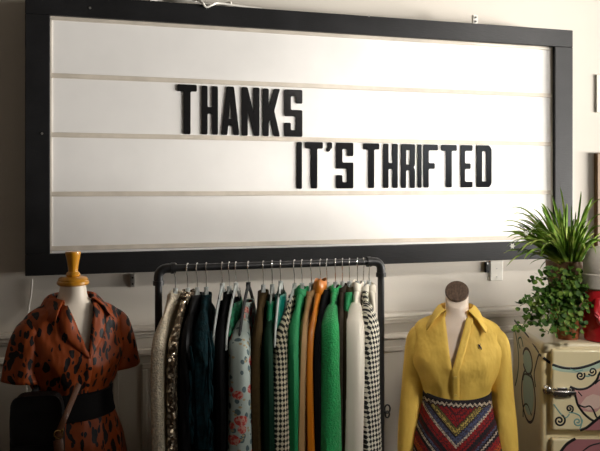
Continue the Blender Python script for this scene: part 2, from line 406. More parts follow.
# ------------------------------------------------------------------ marquee sign
SY = -.160                                   # front of the timber frame
sx0, sx1 = P(25, 200, SY).x, P(573, 200, SY).x
szt, szb = (P(25, -8.5, SY).z + P(573, 30.5, SY).z) / 2, (P(25, 276.5, SY).z + P(500, 260, SY).z) / 2
ix0, ix1 = P(50, 200, SY).x, P(555, 200, SY).x
izt, izb = (P(50, 14, SY).z + P(555, 47, SY).z) / 2, (P(50, 252.5, SY).z + P(500, 243.5, SY).z) / 2
sign = thing('marquee_sign', 'wide white letter board sign in a thick black timber frame mounted on wall', 'sign', (0, -.03, szb))
def sbox(name, a, b, m, bevel=.003):
    off = Vector(sign.location)
    return MB().box(Vector(a) - off, Vector(b) - off).build(name, m, sign, smooth=False, bevel=bevel)
sbox('frame_board', (sx0, SY, izt), (sx1, -.002, szt), M['frame'])
sbox('frame_board', (sx0, SY, szb), (sx1, -.002, izb), M['frame'])
sbox('frame_board', (sx0, SY, izb), (ix0, -.002, izt), M['frame'])
sbox('frame_board', (ix1, SY, izb), (sx1, -.002, izt), M['frame'])
PY = -.134
sbox('backing_panel', (ix0, PY, izb), (ix1, -.004, izt), M['panel'], 0)
rz = [lerp(izt, izb, k / 4) for k in range(5)]
for k, z in enumerate(rz):
    z = z + (-.006 if k == 0 else .020 if k == 4 else 0)
    h = .010
    off = Vector(sign.location)
    m_ = MB().box(Vector((ix0 + .004, PY - .005, z - h)) - off, Vector((ix1 - .004, PY, z + h)) - off)
    m_.box(Vector((ix0 + .004, PY - .008, z - h)) - off, Vector((ix1 - .004, PY - .005, z - h + .004)) - off)
    m_.build('letter_track', M['rail'], sign, smooth=False, bevel=.0015)
# corner edge strip on the left inside of the frame and small fixing screws
sbox('edge_strip', (ix0, PY - .006, izb), (ix0 + .006, PY, izt), M['rail'], 0)
sbox('edge_strip', (ix1 - .006, PY - .006, izb), (ix1, PY, izt), M['rail'], 0)
for (px, py) in ((42, 133.5), (90, 8.0), (369, 16), (487.5, 263.5)):
    p = P(px, py, SY) - Vector(sign.location)
    MB().tube([p, p + Vector((0, -.002, 0))], .005, 10).build('screw', M['zinc'], sign)

def bracket(px, top_py, bot_py, wpx, m, label, y=-.012):
    a = P(px - wpx / 2, top_py, y); b = P(px + wpx / 2, bot_py, y)
    o = thing('mounting_bracket', label, 'bracket', (a.x, y, b.z))
    W = b.x - a.x; H = a.z - b.z
    MB().box((0, -.004, 0), (W, .012, H)).build('plate', m, o, smooth=False, bevel=.001)
    for fz in (.25, .72):
        MB().tube([(W / 2, -.004, H * fz), (W / 2, -.007, H * fz)], W * .22, 10).build('screw', M['darkmetal'], o)
bracket(132.5, 274, 287, 4.6, M['zinc'], 'small zinc bracket under the sign between brown dress and rack')
bracket(487.5, 262, 272.5, 3.6, M['darkmetal'], 'small dark metal bracket under the sign beside white wall plate')
bracket(475, 15.0, 24, 4.5, M['white_plate'], 'tiny white bracket on top edge of the sign frame', SY + .02)
a, b = P(490.5, 261, -.01), P(503, 280.5, -.01)
pl = thing('wall_plate', 'white plastic cover plate on wall below right end of sign', 'wall plate', ((a.x + b.x) / 2, 0, b.z))
hw, hh = (b.x - a.x) / 2, a.z - b.z
MB().box((-hw, -.010, 0), (hw, -.0005, hh)).build('cover', M['white_plate'], pl, smooth=False, bevel=.003)
for z in (.2, .62): MB().tube([(0, -.010, hh * z), (0, -.012, hh * z)], .003, 8).build('screw', M['zinc'], pl)

# cables lying on top of the frame
def topz(x): return szt
for k, (x0, x1, lab, r) in enumerate(((150, 232, 'pale grey cable lying along the top of sign frame, thicker one', .007), (196, 262, 'thin white cable looping down over the top of sign frame', .005))):
    pts = []
    for q in range(7):
        px = lerp(x0, x1, q / 6); xx = P(px, 5, SY).x
        dy = -.13 + .02 * sin(q * 1.7 + k)
        pts.append((xx, dy, szt + r + .001 + .012 * abs(sin(q * 1.3 + k * 2))))
    if k == 1:
        xx = P(206, 5, SY - .006).x
        pts = [(xx - .05, SY + .03, szt + .03), (xx - .02, SY - .008, szt + .008), (xx, SY - .008, szt - .012), (xx + .03, SY - .008, szt + .0), (xx + .06, SY + .01, szt + .012), (xx + .16, SY + .02, szt + .008), (xx + .26, SY + .03, szt + .006)]
    tag(MB().tube(spline(pts, 8), r, 8).build('cable', M['white_cord']), lab, 'cable', 'cables on the sign')
# white cord hanging down the wall at the left
pts = [P(32, 279, -.01), P(31, 295, -.008), P(28.5, 310, -.008), P(27, 335, -.036), P(27, 380, -.034), P(27, 450, -.034)]
tag(MB().tube(spline(pts, 6), .004, 8).build('power_cord', M['white_cord']), 'white cord running down the wall from lower left sign corner', 'cord')

# ------------------------------------------------------------------ letters
S_ = 6.4
def rect(x0, y0, x1, y1): return [(x0, y0), (x1, y0), (x1, y1), (x0, y1)]
GL = {
 'T': ([(5.8, 0), (12.2, 0), (12.2, 41.5), (18, 41.5), (18, 48), (0, 48), (0, 41.5), (5.8, 41.5)], []),
 'H': ([(0, 0), (6.4, 0), (6.4, 20.8), (11.6, 20.8), (11.6, 0), (18, 0), (18, 48), (11.6, 48), (11.6, 27), (6.4, 27), (6.4, 48), (0, 48)], []),
 'A': ([(0, 0), (6, 0), (6.9, 9.5), (11.1, 9.5), (12, 0), (18, 0), (12.6, 48), (5.4, 48)], [[(7.6, 16), (10.4, 16), (9.2, 33), (8.8, 33)]]),
 'N': ([(0, 0), (6, 0), (6, 25), (12.4, 0), (18, 0), (18, 48), (12, 48), (12, 23), (5.8, 48), (0, 48)], []),
 'K': ([(0, 0), (6.2, 0), (6.2, 13), (7.8, 17), (11.4, 0), (18, 0), (12, 25.5), (18, 48), (11.6, 48), (6.2, 29), (6.2, 48), (0, 48)], []),
 'S': ([(0, 0), (18, 0), (18, 27.2), (6.4, 27.2), (6.4, 41.6), (11.6, 41.6), (11.6, 34), (18, 34), (18, 48), (0, 48), (0, 20.8), (11.6, 20.8), (11.6, 6.4), (6.4, 6.4), (6.4, 14), (0, 14)], []),
 'I': ([(0, 0), (18, 0), (18, 48), (0, 48)], []),
 'R': ([(0, 0), (6.4, 0), (6.4, 19.5), (11.6, 19.5), (11.6, 0), (18, 0), (18, 20), (16, 22.7), (18, 25.4), (18, 48), (0, 48)], [rect(6.4, 25.6, 11.6, 41.6)]),
 'F': ([(0, 0), (6.4, 0), (6.4, 21), (14, 21), (14, 27.3), (6.4, 27.3), (6.4, 41.6), (18, 41.6), (18, 48), (0, 48)], []),
 'E': ([(0, 0), (18, 0), (18, 6.4), (6.4, 6.4), (6.4, 21), (15, 21), (15, 27.3), (6.4, 27.3), (6.4, 41.6), (18, 41.6), (18, 48), (0, 48)], []),
 'D': ([(0, 0), (15, 0), (18, 4), (18, 44), (15, 48), (0, 48)], [rect(6.4, 6.6, 11.8, 41.4)]),
 "'": ([(1, 0), (10, 2), (14, 16), (18, 18), (18, 48), (4, 48), (4, 20), (0, 14)], []),
}
def rounded(poly, r):
    out = []; n = len(poly)
    for i in range(n):
        p = Vector(poly[i]); a = Vector(poly[i - 1]); b = Vector(poly[(i + 1) % n])
        da, db = (a - p), (b - p); ra = min(r, da.length * .45, db.length * .45)
        A = p + da.normalized() * ra; B = p + db.normalized() * ra
        for k in range(5):
            t = k / 4; out.append((1 - t) ** 2 * A + 2 * t * (1 - t) * p + t * t * B)
    return out
DEPS = bpy.context.evaluated_depsgraph_get
def letter(ch, x0, x1, y0, y1, label):
    yf = PY - .0030
    a = P(x0 + .35, (y0 + y1) / 2, yf); b = P(x1 - .35, (y0 + y1) / 2, yf)
    z1, z0 = P((x0 + x1) / 2, y0, yf).z, P((x0 + x1) / 2, y1, yf).z
    W = b.x - a.x; H = z1 - z0
    cu = bpy.data.curves.new('glyph', 'CURVE'); cu.dimensions = '2D'; cu.fill_mode = 'BOTH'; cu.extrude = .0015; cu.bevel_depth = .0004
    outer, holes = GL[ch]; r = .007
    for poly, rr in [(outer, r)] + [(h, .003) for h in holes]:
        q = rounded([(u / 18 * W, v / 48 * H) for u, v in poly], rr)
        sp = cu.splines.new('POLY'); sp.points.add(len(q) - 1); sp.use_cyclic_u = True
        for pt, c in zip(sp.points, q): pt.co = (c.x, c.y, 0, 1)
    tmp = bpy.data.objects.new('glyph', cu); COL.objects.link(tmp)
    me = bpy.data.meshes.new_from_object(tmp.evaluated_get(DEPS())); bpy.data.objects.remove(tmp)
    me.materials.clear(); me.materials.append(M['letter']); me.name = 'sign_letter'; me.polygons.foreach_set('use_smooth', [False] * len(me.polygons))
    o = bpy.data.objects.new('sign_letter', me); COL.objects.link(o)
    o.location = (a.x, yf, z0); o.rotation_euler = (pi / 2, 0, 0)
    tag(o, label, 'letter', 'letters on the sign')
U = 'upper line THANKS'; V = 'lower word THRIFTED'
for args in (
    ('T', 177, 197, 84.6, 134.2, 'black letter T that begins the upper word THANKS on sign'),
    ('H', 201.4, 218.2, 86.0, 134.6, 'black letter H second in the upper word THANKS'),
    ('A', 221, 239.6, 86.6, 135.0, 'black letter A in the middle of the word THANKS, the only A'),
    ('N', 241.4, 259.7, 87.4, 135.8, 'black letter N in the word THANKS, the only N on sign'),
    ('K', 262.4, 280.2, 88.8, 136.2, 'black letter K in the word THANKS, the only K on sign'),
    ('S', 284, 302.6, 89.8, 136.6, 'black letter S that ends the upper word THANKS'),
    ('I', 296.4, 302.2, 142.0, 188.8, "black letter I that begins the lower word IT'S"),
    ('T', 304.8, 323.2, 142.2, 188.4, "black letter T in the lower word IT'S before the apostrophe"),
    ("'", 326, 332.3, 142.4, 151.8, "small black apostrophe in the lower word IT'S"),
    ('S', 335.8, 353.6, 142.8, 188.4, "black letter S that ends the lower word IT'S"),
    ('T', 363, 379.6, 143.4, 188.0, 'black letter T that begins the lower word THRIFTED'),
    ('H', 383, 398, 143.8, 188.0, 'black letter H second in the lower word THRIFTED'),
    ('R', 400.8, 415.2, 144.2, 188.0, 'black letter R in the word THRIFTED, the only R on sign'),
    ('I', 417.4, 421.8, 144.4, 187.8, 'black letter I between R and F in the word THRIFTED'),
    ('F', 423.2, 438.2, 144.6, 187.6, 'black letter F in the word THRIFTED, the only F on sign'),
    ('T', 440.8, 457, 145.0, 187.4, 'black letter T between F and E in the word THRIFTED'),
    ('E', 460.4, 472.8, 145.2, 187.4, 'black letter E in the word THRIFTED, the only E on sign'),
    ('D', 476.4, 491.8, 145.4, 187.2, 'black letter D that ends the lower word THRIFTED'),
): letter(*args)

# ------------------------------------------------------------------ pipe clothes rack
RY = -.62
rl, rr_ = P(158.5, 269, RY), P(381, 263.5, RY)
RZ = (P(200, 267.0, RY).z + P(340, 263.0, RY).z) / 2
PR = .0135
rack = thing('clothes_rack', 'black iron pipe clothes rack holding a row of clothes', 'clothes rack', ((rl.x + rr_.x) / 2, RY, 0))
ox = rack.location.x
xl, xr = rl.x - ox, rr_.x - ox
MB().tube([(xl + .03, 0, RZ), (xr - .03, 0, RZ)], PR, 16).build('rail', M['iron'], rack)
for sx, x in ((1, xl), (-1, xr)):
    MB().tube([(x, 0, .02), (x, 0, RZ - .03)], PR, 16).build('upright', M['iron'], rack)
    pts = [(x, 0, RZ - .055), (x, 0, RZ - .03)] + [(x + sx * .03 * (1 - cos(a)), 0, RZ - .03 + .03 * sin(a)) for a in (pi / 8, pi / 4, 3 * pi / 8, pi / 2)] + [(x + sx * .055, 0, RZ)]
    e = MB().tube(pts, .0175, 16); e.tube([(x, 0, RZ - .062), (x, 0, RZ - .045)], .0205, 16); e.tube([(x + sx * .045, 0, RZ), (x + sx * .062, 0, RZ)], .0205, 16)
    e.build('elbow', M['iron'], rack)
    MB().tube([(x, -.26, .02), (x, .26, .02)], PR, 14).build('foot', M['iron'], rack)
    MB().tube([(x, 0, .0), (x, 0, .06)], .02, 14).build('tee_joint', M['iron'], rack)
# wing key on the right upright
kp = P(388, 411, RY); kz = kp.z
k = MB(); k.tube([(xr, 0, kz), (xr + .018, -.004, kz)], .008, 8)
for dz, rr in ((.010, .017), (-.012, .013)):
    k.tube([(xr + .026 + cos(a) * rr * .7, -.004, kz + dz + sin(a) * rr) for a in [2 * pi * j / 14 for j in range(14)]], .0035, 6, closed=True)
k.build('thumb_key', M['iron'], rack)

HOOKH = .105                                     # from rail centre down to the garment's neck
def place(px, tgt, zz=.45, xx=.20):
    """origin at the rail over pixel px; angle so that the near sleeve is seen at pixel tgt"""
    o = P(px, 265, RY); o.z = RZ; best = None
    for i in range(-20, 61):
        ph = math.radians(i); al = -pi / 2 - ph
        q = o + Vector((cos(al) * xx, sin(al) * xx, -HOOKH - zz))
        e = abs(proj(q)[0] - tgt)
        if best is None or e < best[0]: best = (e, al)
    return o, best[1]
HW = .20
def hanger(px, tgt, label, kind='clear', bare=False, pos=None):
    o, al = pos
    t = thing('hanger', label, 'hanger', o, al, 'hangers on the rack')
    ho = MB(); R = PR + .0035
    pts = [(-R * .9, 0, -.012), (-R, 0, 0)] + [(R * cos(a), 0, R * sin(a)) for a in (pi * .8, pi * .6, pi * .4, pi * .2, 0)] + [(R * .8, 0, -.018), (.004, 0, -.034), (0, 0, -.05), (0, 0, -HOOKH + .01)]
    ho.tube(pts, .0019 if kind != 'black' else .0023, 8, upv=(0, 1, 0)); ho.build('hook', M['chrome'], t)
    m = M['blackflock'] if kind == 'black' else M['clear']
    b = MB(); z0 = -HOOKH + (.024 if bare else .012)
    path = [(.03, -.010), (.10, -.062), (.165, -.135), (.188, -.20)] if bare else [(.03, -.016), (.085, -.062), (.125, -.105), (.145, -.135)]
    for s in (1, -1):
        pts = spline([(0, 0, z0)] + [(s * x, 0, z0 + z) for x, z in path], 5)
        b.tube(pts, [.012] * (len(pts) - 3) + [.012, .010, .007], 10, flat=(.42, 1), upv=(0, 0, 1))
    b.tube([(0, 0, z0 - .014), (0, 0, z0 + .018)], .009, 10)
    b.build('arms', m, t)
    return t

def sleeve_mb(s, W, zsh, L, rx, ry, ph, flare=1.0):
    pts = spline([(s * (W - .075), 0, zsh + .052), (s * (W - .022), 0, zsh - .004), (s * (W + .014), 0, zsh - .09), (s * (W + .020), 0, zsh - L * .5), (s * (W + .004), 0, zsh - L)], 6)
    N = len(pts); rings = []; n = 20
    for i, p in enumerate(pts):
        d = (pts[min(i + 1, N - 1)] - pts[max(i - 1, 0)]).normalized()
        a = Vector((-d.z, 0, d.x)) * s; t = i / (N - 1)
        g = (1 if t < .6 else lerp(1, flare, (t - .6) / .4)) * (.45 + .55 * min(1, t / .30))
        wob = 1 + .10 * sin(9 * t + ph)
        sw = .006 * sin(6 * t + ph) * t
        rings.append([p + a * (cos(2 * pi * j / n) * rx * g * wob * (1 + .10 * sin(5 * 2 * pi * j / n + ph + 3 * t) * t)) + Vector((0, 1, 0)) * (sin(2 * pi * j / n) * ry * g + sw) for j in range(n)])
    return MB().loft(rings)

def garment(name, label, cat, px, tgt, m, L=.85, W=.17, b=.016, sleeve=.55, rx=.042, ry=.020, sm=None, collar=None, cm=None, ph=None, flare=1.0, cami=False, hem=1.1, drop=0, hang='clear', hlabel=None, yoke=None, lapel=False, fold=.012):
    o, al = place(px, tgt)
    ph = ph if ph is not None else rnd.random() * 6
    t = thing(name, label, cat, o, al, 'clothes on the rack')
    z0 = -HOOKH - drop
    if cami: tbl = [(0, .07, .012), (-.03, .085, .014), (-.10, .13, .016), (-.22, .15, b), (-.40, .14, b), (-L, .15 * hem, b * 1.4)]
    else: tbl = [(.006, .048, .019), (0, .056, .019), (-.016, .086, .017), (-.048, .122, .015), (-.09, W - .016, .014), (-.135, W, b), (-.25, W - .005, b), (-.45, W - .012, b), (-L, W * hem, b * 1.3)]
    n = 44; zs = [tbl[0][0] - (tbl[0][0] + L) * (i / 40) ** 1.25 for i in range(41)]; rings = []
    for z in zs:
        a_, b_ = interp(tbl, z)
        q = min(1, max(0, -z / L)); ring = []
        for j in range(n):
            an = 2 * pi * j / n
            x = a_ * cos(an); y = b_ * sin(an)
            w_ = fold * q * sin(x * 48 + ph + 2.2 * q) * (.5 + .5 * abs(sin(an)))
            ring.append((x * (1 + .02 * sin(4 * q + ph)), y + w_, z0 + z))
        rings.append(ring)
    MB().loft(rings, cap0=False, cap1=False).build('body', m, t, solid=.003)
    if yoke:
        rg = []
        for k in range(9):
            z = lerp(-.005, -.115, k / 8); a_, b_ = interp(tbl, z)
            rg.append([((a_ + .005) * cos(2 * pi * j / 32), (b_ + .006 + .004 * sin(5 * 2 * pi * j / 32 + k)) * sin(2 * pi * j / 32), z0 + z) for j in range(32)])
        MB().loft(rg, cap0=False, cap1=False).build('yoke', yoke, t, solid=.002)
    if sleeve:
        for s in (1, -1): sleeve_mb(s, W, z0 - .105, sleeve, rx, ry, ph + s, flare).build('sleeve', sm or m, t)
    if collar:
        h, out = collar; g = []
        for k, (dz, r) in enumerate(((-.004, 1.0), (h * .55, .95), (h, 1.0), (h * .72, 1.08), (h * .1 - out, 1.42))):
            g.append([Vector((.048 * r * cos(2 * pi * j / 24), (.015 + .003 * k) * sin(2 * pi * j / 24), z0 + .006 + dz + .004 * sin(3 * 2 * pi * j / 24 + ph))) for j in range(24)])
        MB().loft(g, cap0=False, cap1=False).build('collar', cm or m, t, solid=.003)
    if cami:
        for s in (1, -1):
            MB().tube([(s * .075, -.006, z0 - .02), (s * .078, 0, z0 + .03 + drop * .3), (s * .075, .006, z0 - .02)], .003, 6).build('strap', m, t)
    if lapel:
        MB().grid([[Vector((x_, b + .004 + .004 * sin(z_ * 20 + ph), z0 - z_)) for x_ in (-.012, 0, .012)] for z_ in [.03 + (L - .06) * i / 20 for i in range(21)]]).build('placket', cm or m, t, solid=.003)
    if hang: hanger(px, tgt, hlabel, hang, cami or hang == 'black', (o, al))
    return t

G = garment
G('beaded_coat', 'ivory beaded coat hanging first on the rack beside left upright', 'coat', 175.5, 157, M['ivory'], .95, sleeve=.75, rx=.034, ry=.024, collar=(.010, .022), hlabel='clear hanger under the ivory beaded coat nearest left upright')
G('sequin_top', 'bronze sequinned top beside the ivory beaded coat', 'top', 187.7, 172, M['sequin'], .95, sleeve=.75, rx=.032, ry=.020, collar=(.012, .005), hlabel='clear hanger holding the bronze sequinned top')
G('blouse', 'plain black blouse between bronze sequins and dark teal plumes', 'blouse', 197.2, 184, M['blacksatin'], 1.0, sleeve=.7, rx=.034, ry=.020, hlabel='clear hanger holding the black blouse beside bronze sequins')
tf = G('plumed_jacket', 'dark teal plumed jacket among the black clothes', 'jacket', 206.3, 200, M['tealfur'], .62, sleeve=.40, rx=.044, ry=.030, hlabel='clear hanger holding the dark teal plumed jacket')
G('slip_dress', 'black strappy dress under a clear hanger, right of dark teal plumes', 'dress', 222.2, 212, M['black'], 1.05, sleeve=0, cami=True, drop=.03, hlabel='clear hanger with bare arm above black strappy dress beside plumed jacket')
G('black_dress', 'black long dress with wide body, second black dress right of plumes', 'dress', 229.2, 219, M['black'], 1.05, sleeve=.5, rx=.03, ry=.018, hlabel='clear hanger second to the right of plumed jacket')
G('camisole', 'black camisole dress with green printed top beside the floral shirt', 'dress', 236, 225, M['black'], 1.0, sleeve=0, cami=True, drop=.02, yoke=M['mint'], hlabel='clear hanger with bare arm next to the black hanger')
G('floral_shirt', 'pale green shirt printed with red flowers on black hanger', 'shirt', 248.3, 239, M['floral'], .95, sleeve=.66, rx=.042, ry=.042, flare=1.2, collar=None, drop=.035, hang='black', hlabel='black velvet hanger holding the floral shirt')
G('olive_cardigan', 'dark olive brown cardigan right of the floral shirt', 'cardigan', 263.3, 256, M['olivebrown'], .9, sleeve=.6, rx=.034, ry=.020, hlabel='clear hanger holding the olive brown cardigan beside floral shirt')
G('velvet_dress', 'dark green velvet dress with emerald neckline under clear hanger', 'dress', 272.2, 267, M['darkgreen'], 1.05, sleeve=.68, rx=.036, ry=.020, flare=1.3, yoke=M['emerald'], drop=.02, hlabel='clear hanger holding the dark green velvet dress')
G('teal_blouse', 'teal satin blouse between dark green velvet and checked coat', 'blouse', 280.6, 274, M['darkgreen'], .9, sleeve=0, cami=True, drop=.0, yoke=M['teal'], hlabel='clear hanger holding the teal satin blouse')
G('checked_dress', 'black and cream checked dress left of the green knit', 'dress', 294.5, 281, M['check'], .95, sleeve=.62, rx=.038, ry=.030, flare=1.25, drop=.02, hlabel='clear hanger holding the black and cream checked dress')
G('knit_sweater', 'green knit sweater between checked dress and tan coat', 'sweater', 302, 293, M['green'], .85, sleeve=.75, rx=.036, ry=.022, collar=(.008, .018), hlabel='clear hanger holding the green knit sweater')
G('tan_coat', 'tan twill coat between green knit and rust orange blouse', 'coat', 311.3, 302, M['tancloth'], .95, sleeve=.75, rx=.034, ry=.018, collar=(.008, .018), drop=.01, hlabel='clear hanger holding the tan coat')
G('satin_blouse', 'rust orange satin blouse with gathered collar', 'blouse', 320.5, 310.5, M['orange'], .9, sleeve=.8, rx=.032, ry=.016, collar=(.034, .03), hlabel='clear hanger holding the rust orange satin blouse')
G('black_shirt', 'black shirt between rust orange blouse and bright green robe', 'shirt', 327, 318, M['black'], .95, sleeve=.7, rx=.034, ry=.018, hlabel='clear hanger holding the black shirt beside rust orange blouse')
G('terry_robe', 'bright green terry robe with wide sleeve near right end of rack', 'robe', 335.5, 329, M['bright'], .95, sleeve=.66, rx=.046, ry=.042, flare=1.4, collar=(.008, .022), hlabel='clear hanger holding the bright green terry robe')
G('wool_coat', 'dark brown wool coat right of the bright green robe', 'coat', 342.5, 339, M['dkbrown'], .95, sleeve=.7, rx=.036, ry=.020, collar=(.008, .018), hlabel='clear hanger holding the dark brown wool coat')
G('olive_jacket', 'dark olive jacket behind sleeve of the white checked shirt', 'jacket', 349.5, 345, M['olive'], .9, sleeve=.7, rx=.034, ry=.018, collar=(.008, .018), yoke=M['green'], hlabel='clear hanger holding the dark olive jacket')
G('white_shirt', 'white shirt with wide sleeve hanging left of the checked coat', 'shirt', 357.5, 353, M['white'], .92, sleeve=.8, rx=.050, ry=.050, collar=(.02, .025), flare=1.35, hem=1.2, b=.016, hlabel='clear hanger holding the white shirt')
G('checked_coat', 'black and white checked coat with white collar at right end of rack', 'coat', 363.5, 370, M['check2'], .95, sleeve=.75, rx=.046, ry=.040, hem=1.3, b=.02, flare=1.5, collar=(.010, .022), cm=M['white'], hlabel='clear hanger holding the checked coat at right end')
G('cream_vest', 'cream vest last on the rack, hanging behind right upright', 'vest', 369, 377, M['cream'], .72, W=.155, sleeve=0, hem=1.3, collar=(.010, .022), hlabel='clear hanger holding the cream vest at rack end')

# teal plumes on the plumed jacket, hanging strands on its near sleeve and body
fm = MB()
for i in range(170):
    x = rnd.uniform(-.2, .25); z = -HOOKH - .06 - rnd.random() * .45 - max(0, x - .12) * .3
    y = .03 * rnd.choice((-1, 1)) if rnd.random() < .4 else .034
    ln = rnd.uniform(.05, .13); dx = rnd.uniform(-.02, .03); dy = rnd.uniform(.0, .012)
    fm.tube([(x, y, z), (x + dx * .5, y + dy, z - ln * .5), (x + dx, y + dy * 1.2, z - ln)], [.004, .006, .0012], 5)
fm.build('plumes', M['tealfur'], tf)

# ------------------------------------------------------------------ dress forms
TB = [(.105, .040, .046, .004), (.06, .042, .048, .004), (.025, .047, .052, .006), (.004, .058, .056, .008), (-.016, .106, .062, .008), (-.034, .140, .068, .006), (-.055, .157, .074, .002), (-.09, .162, .080, -.002),
      (-.13, .155, .092, -.006), (-.19, .150, .102, -.010), (-.25, .132, .092, -.004), (-.31, .115, .083, 0), (-.36, .117, .084, 0), (-.42, .137, .095, 0), (-.50, .157, .108, .004), (-.58, .167, .114, .006), (-.68, .160, .108, .004)]
def tp(an, z, off=0, tbl=TB):
    a, b, c = interp(tbl, z); return Vector(((a + off) * sin(an), c - (b + off) * cos(an), z))
def body_mb(z0, z1, n=40, steps=44):
    return MB().loft([[tp(2 * pi * j / n, lerp(z0, z1, i / steps)) for j in range(n)] for i in range(steps + 1)])
def stand(t, zb, mt=None):
    s = MB(); s.lathe([(.012, -zb + .03), (.012, -.60)], 14); s.build('stand_pole', M['zinc'], t)
    s = MB(); s.lathe([(.16, -zb), (.16, -zb + .012), (.04, -zb + .028), (.014, -zb + .05)], 30); s.build('stand_base', M['darkmetal'], t)

# --- right form: yellow shirt and chevron skirt
YO = P(457, 314, -.70); R1 = math.radians(-31)
f1 = thing('dress_form', 'cream dress form with flat brown wooden neck cap wearing yellow shirt', 'dress form', YO, R1)
bm_ = MB(); n = 40; rings = []
slant = math.radians(38)
for i in range(50):
    z = lerp(.03, -.66, i / 49); rings.append([tp(2 * pi * j / n, z) for j in range(n)])
top = []
for lv in (1.0, .66, .33):
    ring = []
    for j in range(n):
        an = 2 * pi * j / n; x = .0465 * sin(an); v = -cos(an) * .0465         # disc plane leans towards the front
        pt = Vector((x, .006 + v * sin(slant) , .088 + v * cos(slant)))
        base = tp(an, .03); q = lv
        ring.append(base.lerp(pt, q))
    top.append(ring)
bm_.loft(top + rings); bm_.build('torso', M['skin2'], f1)
cm_ = MB(); nrm = Vector((0, -cos(slant), sin(slant)))
disc = [top[0][j] for j in range(n)]; cc = sum(disc, Vector()) / n
cm_.loft([[cc + (p - cc) * s_ + nrm * h for p in disc] for s_, h in ((1.0, -.002), (1.03, .002), (1.03, .008), (.97, .0125), (.6, .014), (.12, .0145))]); cm_.build('neck_cap', M['browncap'], f1)
stand(f1, YO.z)

def front_x(zv, w0, pw=1.15, xb=0.0):
    """half-open neckline: left and right edge x at height z"""
    def f(z):
        q = max(0, min(1, -z / -zv)) if zv else 0
        k = max(0, 1 - q) ** pw
        return xb * q - w0 * k, xb * q + w0 * k
    return f
def wrap_mb(zs, edge, off, tbl, wrinkle=0, ph=0, n=64, overlap=.012):
    g = []
    for z in zs:
        a, b, c = interp(tbl, z); a += off; b += off
        xl_, xr_ = edge(z); 
        t0 = math.asin(max(-.999, min(.999, xr_ / a))); t1 = 2 * pi + math.asin(max(-.999, min(.999, xl_ / a)))
        if xr_ - xl_ < .004: t1 += overlap / a
        row = []
        for j in range(n + 1):
            an = lerp(t0, t1, j / n)
            wv = wrinkle * (sin(an * 9 + z * 31 + ph) * .5 + sin(an * 4 - z * 55 + ph * 2) * .5) * min(1, max(.1, -z * 6))
            o2 = .003 * (j / n)
            p = Vector(((a + wv + o2) * sin(an), c - (b + wv + o2) * cos(an), z)); row.append(p)
        g.append(row)
    return MB().grid(g)
def collar_mb(edge, tbl, off, stand_h, fall, point, z0=0.0, ends=.0, n=48, spread=.02):
    """stand and fold-over collar running round the neck from one front edge to the other"""
    rows = []
    a, b, c = interp(tbl, z0); xl_, xr_ = edge(z0)
    t0 = math.asin(max(-.99, min(.99, xr_ / (a + off)))); t1 = 2 * pi - t0
    prof = ((-.012, .002, 0), (stand_h * .6, -.004, .0), (stand_h, .0, .0), (stand_h * .8, .010, .15), (stand_h * .25, .022, .5), (-fall, .036, 1.0))
    for j in range(n + 1):
        an = lerp(t0, t1, j / n); fr = max(0, cos(an)); fr = fr ** 2
        e = max(0, 1 - min(j, n - j) / 9.0)          # 1 at the two ends
        row = []
        for dz, do, k in prof:
            A, B = a + off, b + off
            drop = -z_drop(an) 
            q = Vector(((A + do) * sin(an), c - (B + do) * cos(an), z0 + dz - drop - point * e * k))
            q.x += spread * e * k * (1 if sin(an) > 0 else -1)
            q.y -= .022 * e * k + .01 * k * fr
            row.append(q)
        rows.append(row)
    return MB().grid(rows)
def z_drop(an): return -.018 * max(0, cos(an))

sh = thing('dress_shirt', 'yellow button front shirt with open collar on right dress form', 'shirt', YO, R1)
e1 = front_x(-.20, .044, .9, -.012)
STB = [(r[0], r[1] + (.002 if r[0] > -.03 else .006), r[2] + .004, r[3]) for r in TB]
STB = [(z, a + (.012 if -.30 < z < -.12 else 0) + (.008 if z <= -.28 else 0), b + (.006 if z < -.2 else 0), c) for z, a, b, c in STB]
zs = [lerp(.012, -.375, i / 46) for i in range(47)]
wrap_mb(zs, e1, .006, STB, .0045, 1.2).build('body', M['yellow'], sh, solid=.002)
collar_mb(e1, STB, .008, .030, .026, .020, .006, spread=.046).build('collar', M['yellow'], sh, solid=.0025)
# placket down the front edge and below the opening
g = []
for i in range(44):
    z = lerp(-.005, -.372, i / 43); a, b, c = interp(STB, z); xl_, xr_ = e1(z); row = []
    for q in (0, .33, .66, 1):
        x_ = xr_ + lerp(-.004, .026, q) if xr_ - xl_ > .004 else xr_ + lerp(-.004, .026, q)
        an = math.asin(max(-.99, min(.99, x_ / (a + .012)))); row.append(Vector(((a + .012) * sin(an), c - (b + .014) * cos(an), z)))
    g.append(row)
MB().grid(g).build('placket', M['yellow'], sh, solid=.0025)
for z in (-.225, -.30):
    a, b, c = interp(STB, z); xr_ = e1(z)[1]; p = Vector((xr_ + .011, c - (b + .0165), z))
    MB().tube([p, p + Vector((0, -.003, 0))], .0055, 10).build('button', M['yellowdk'], sh)
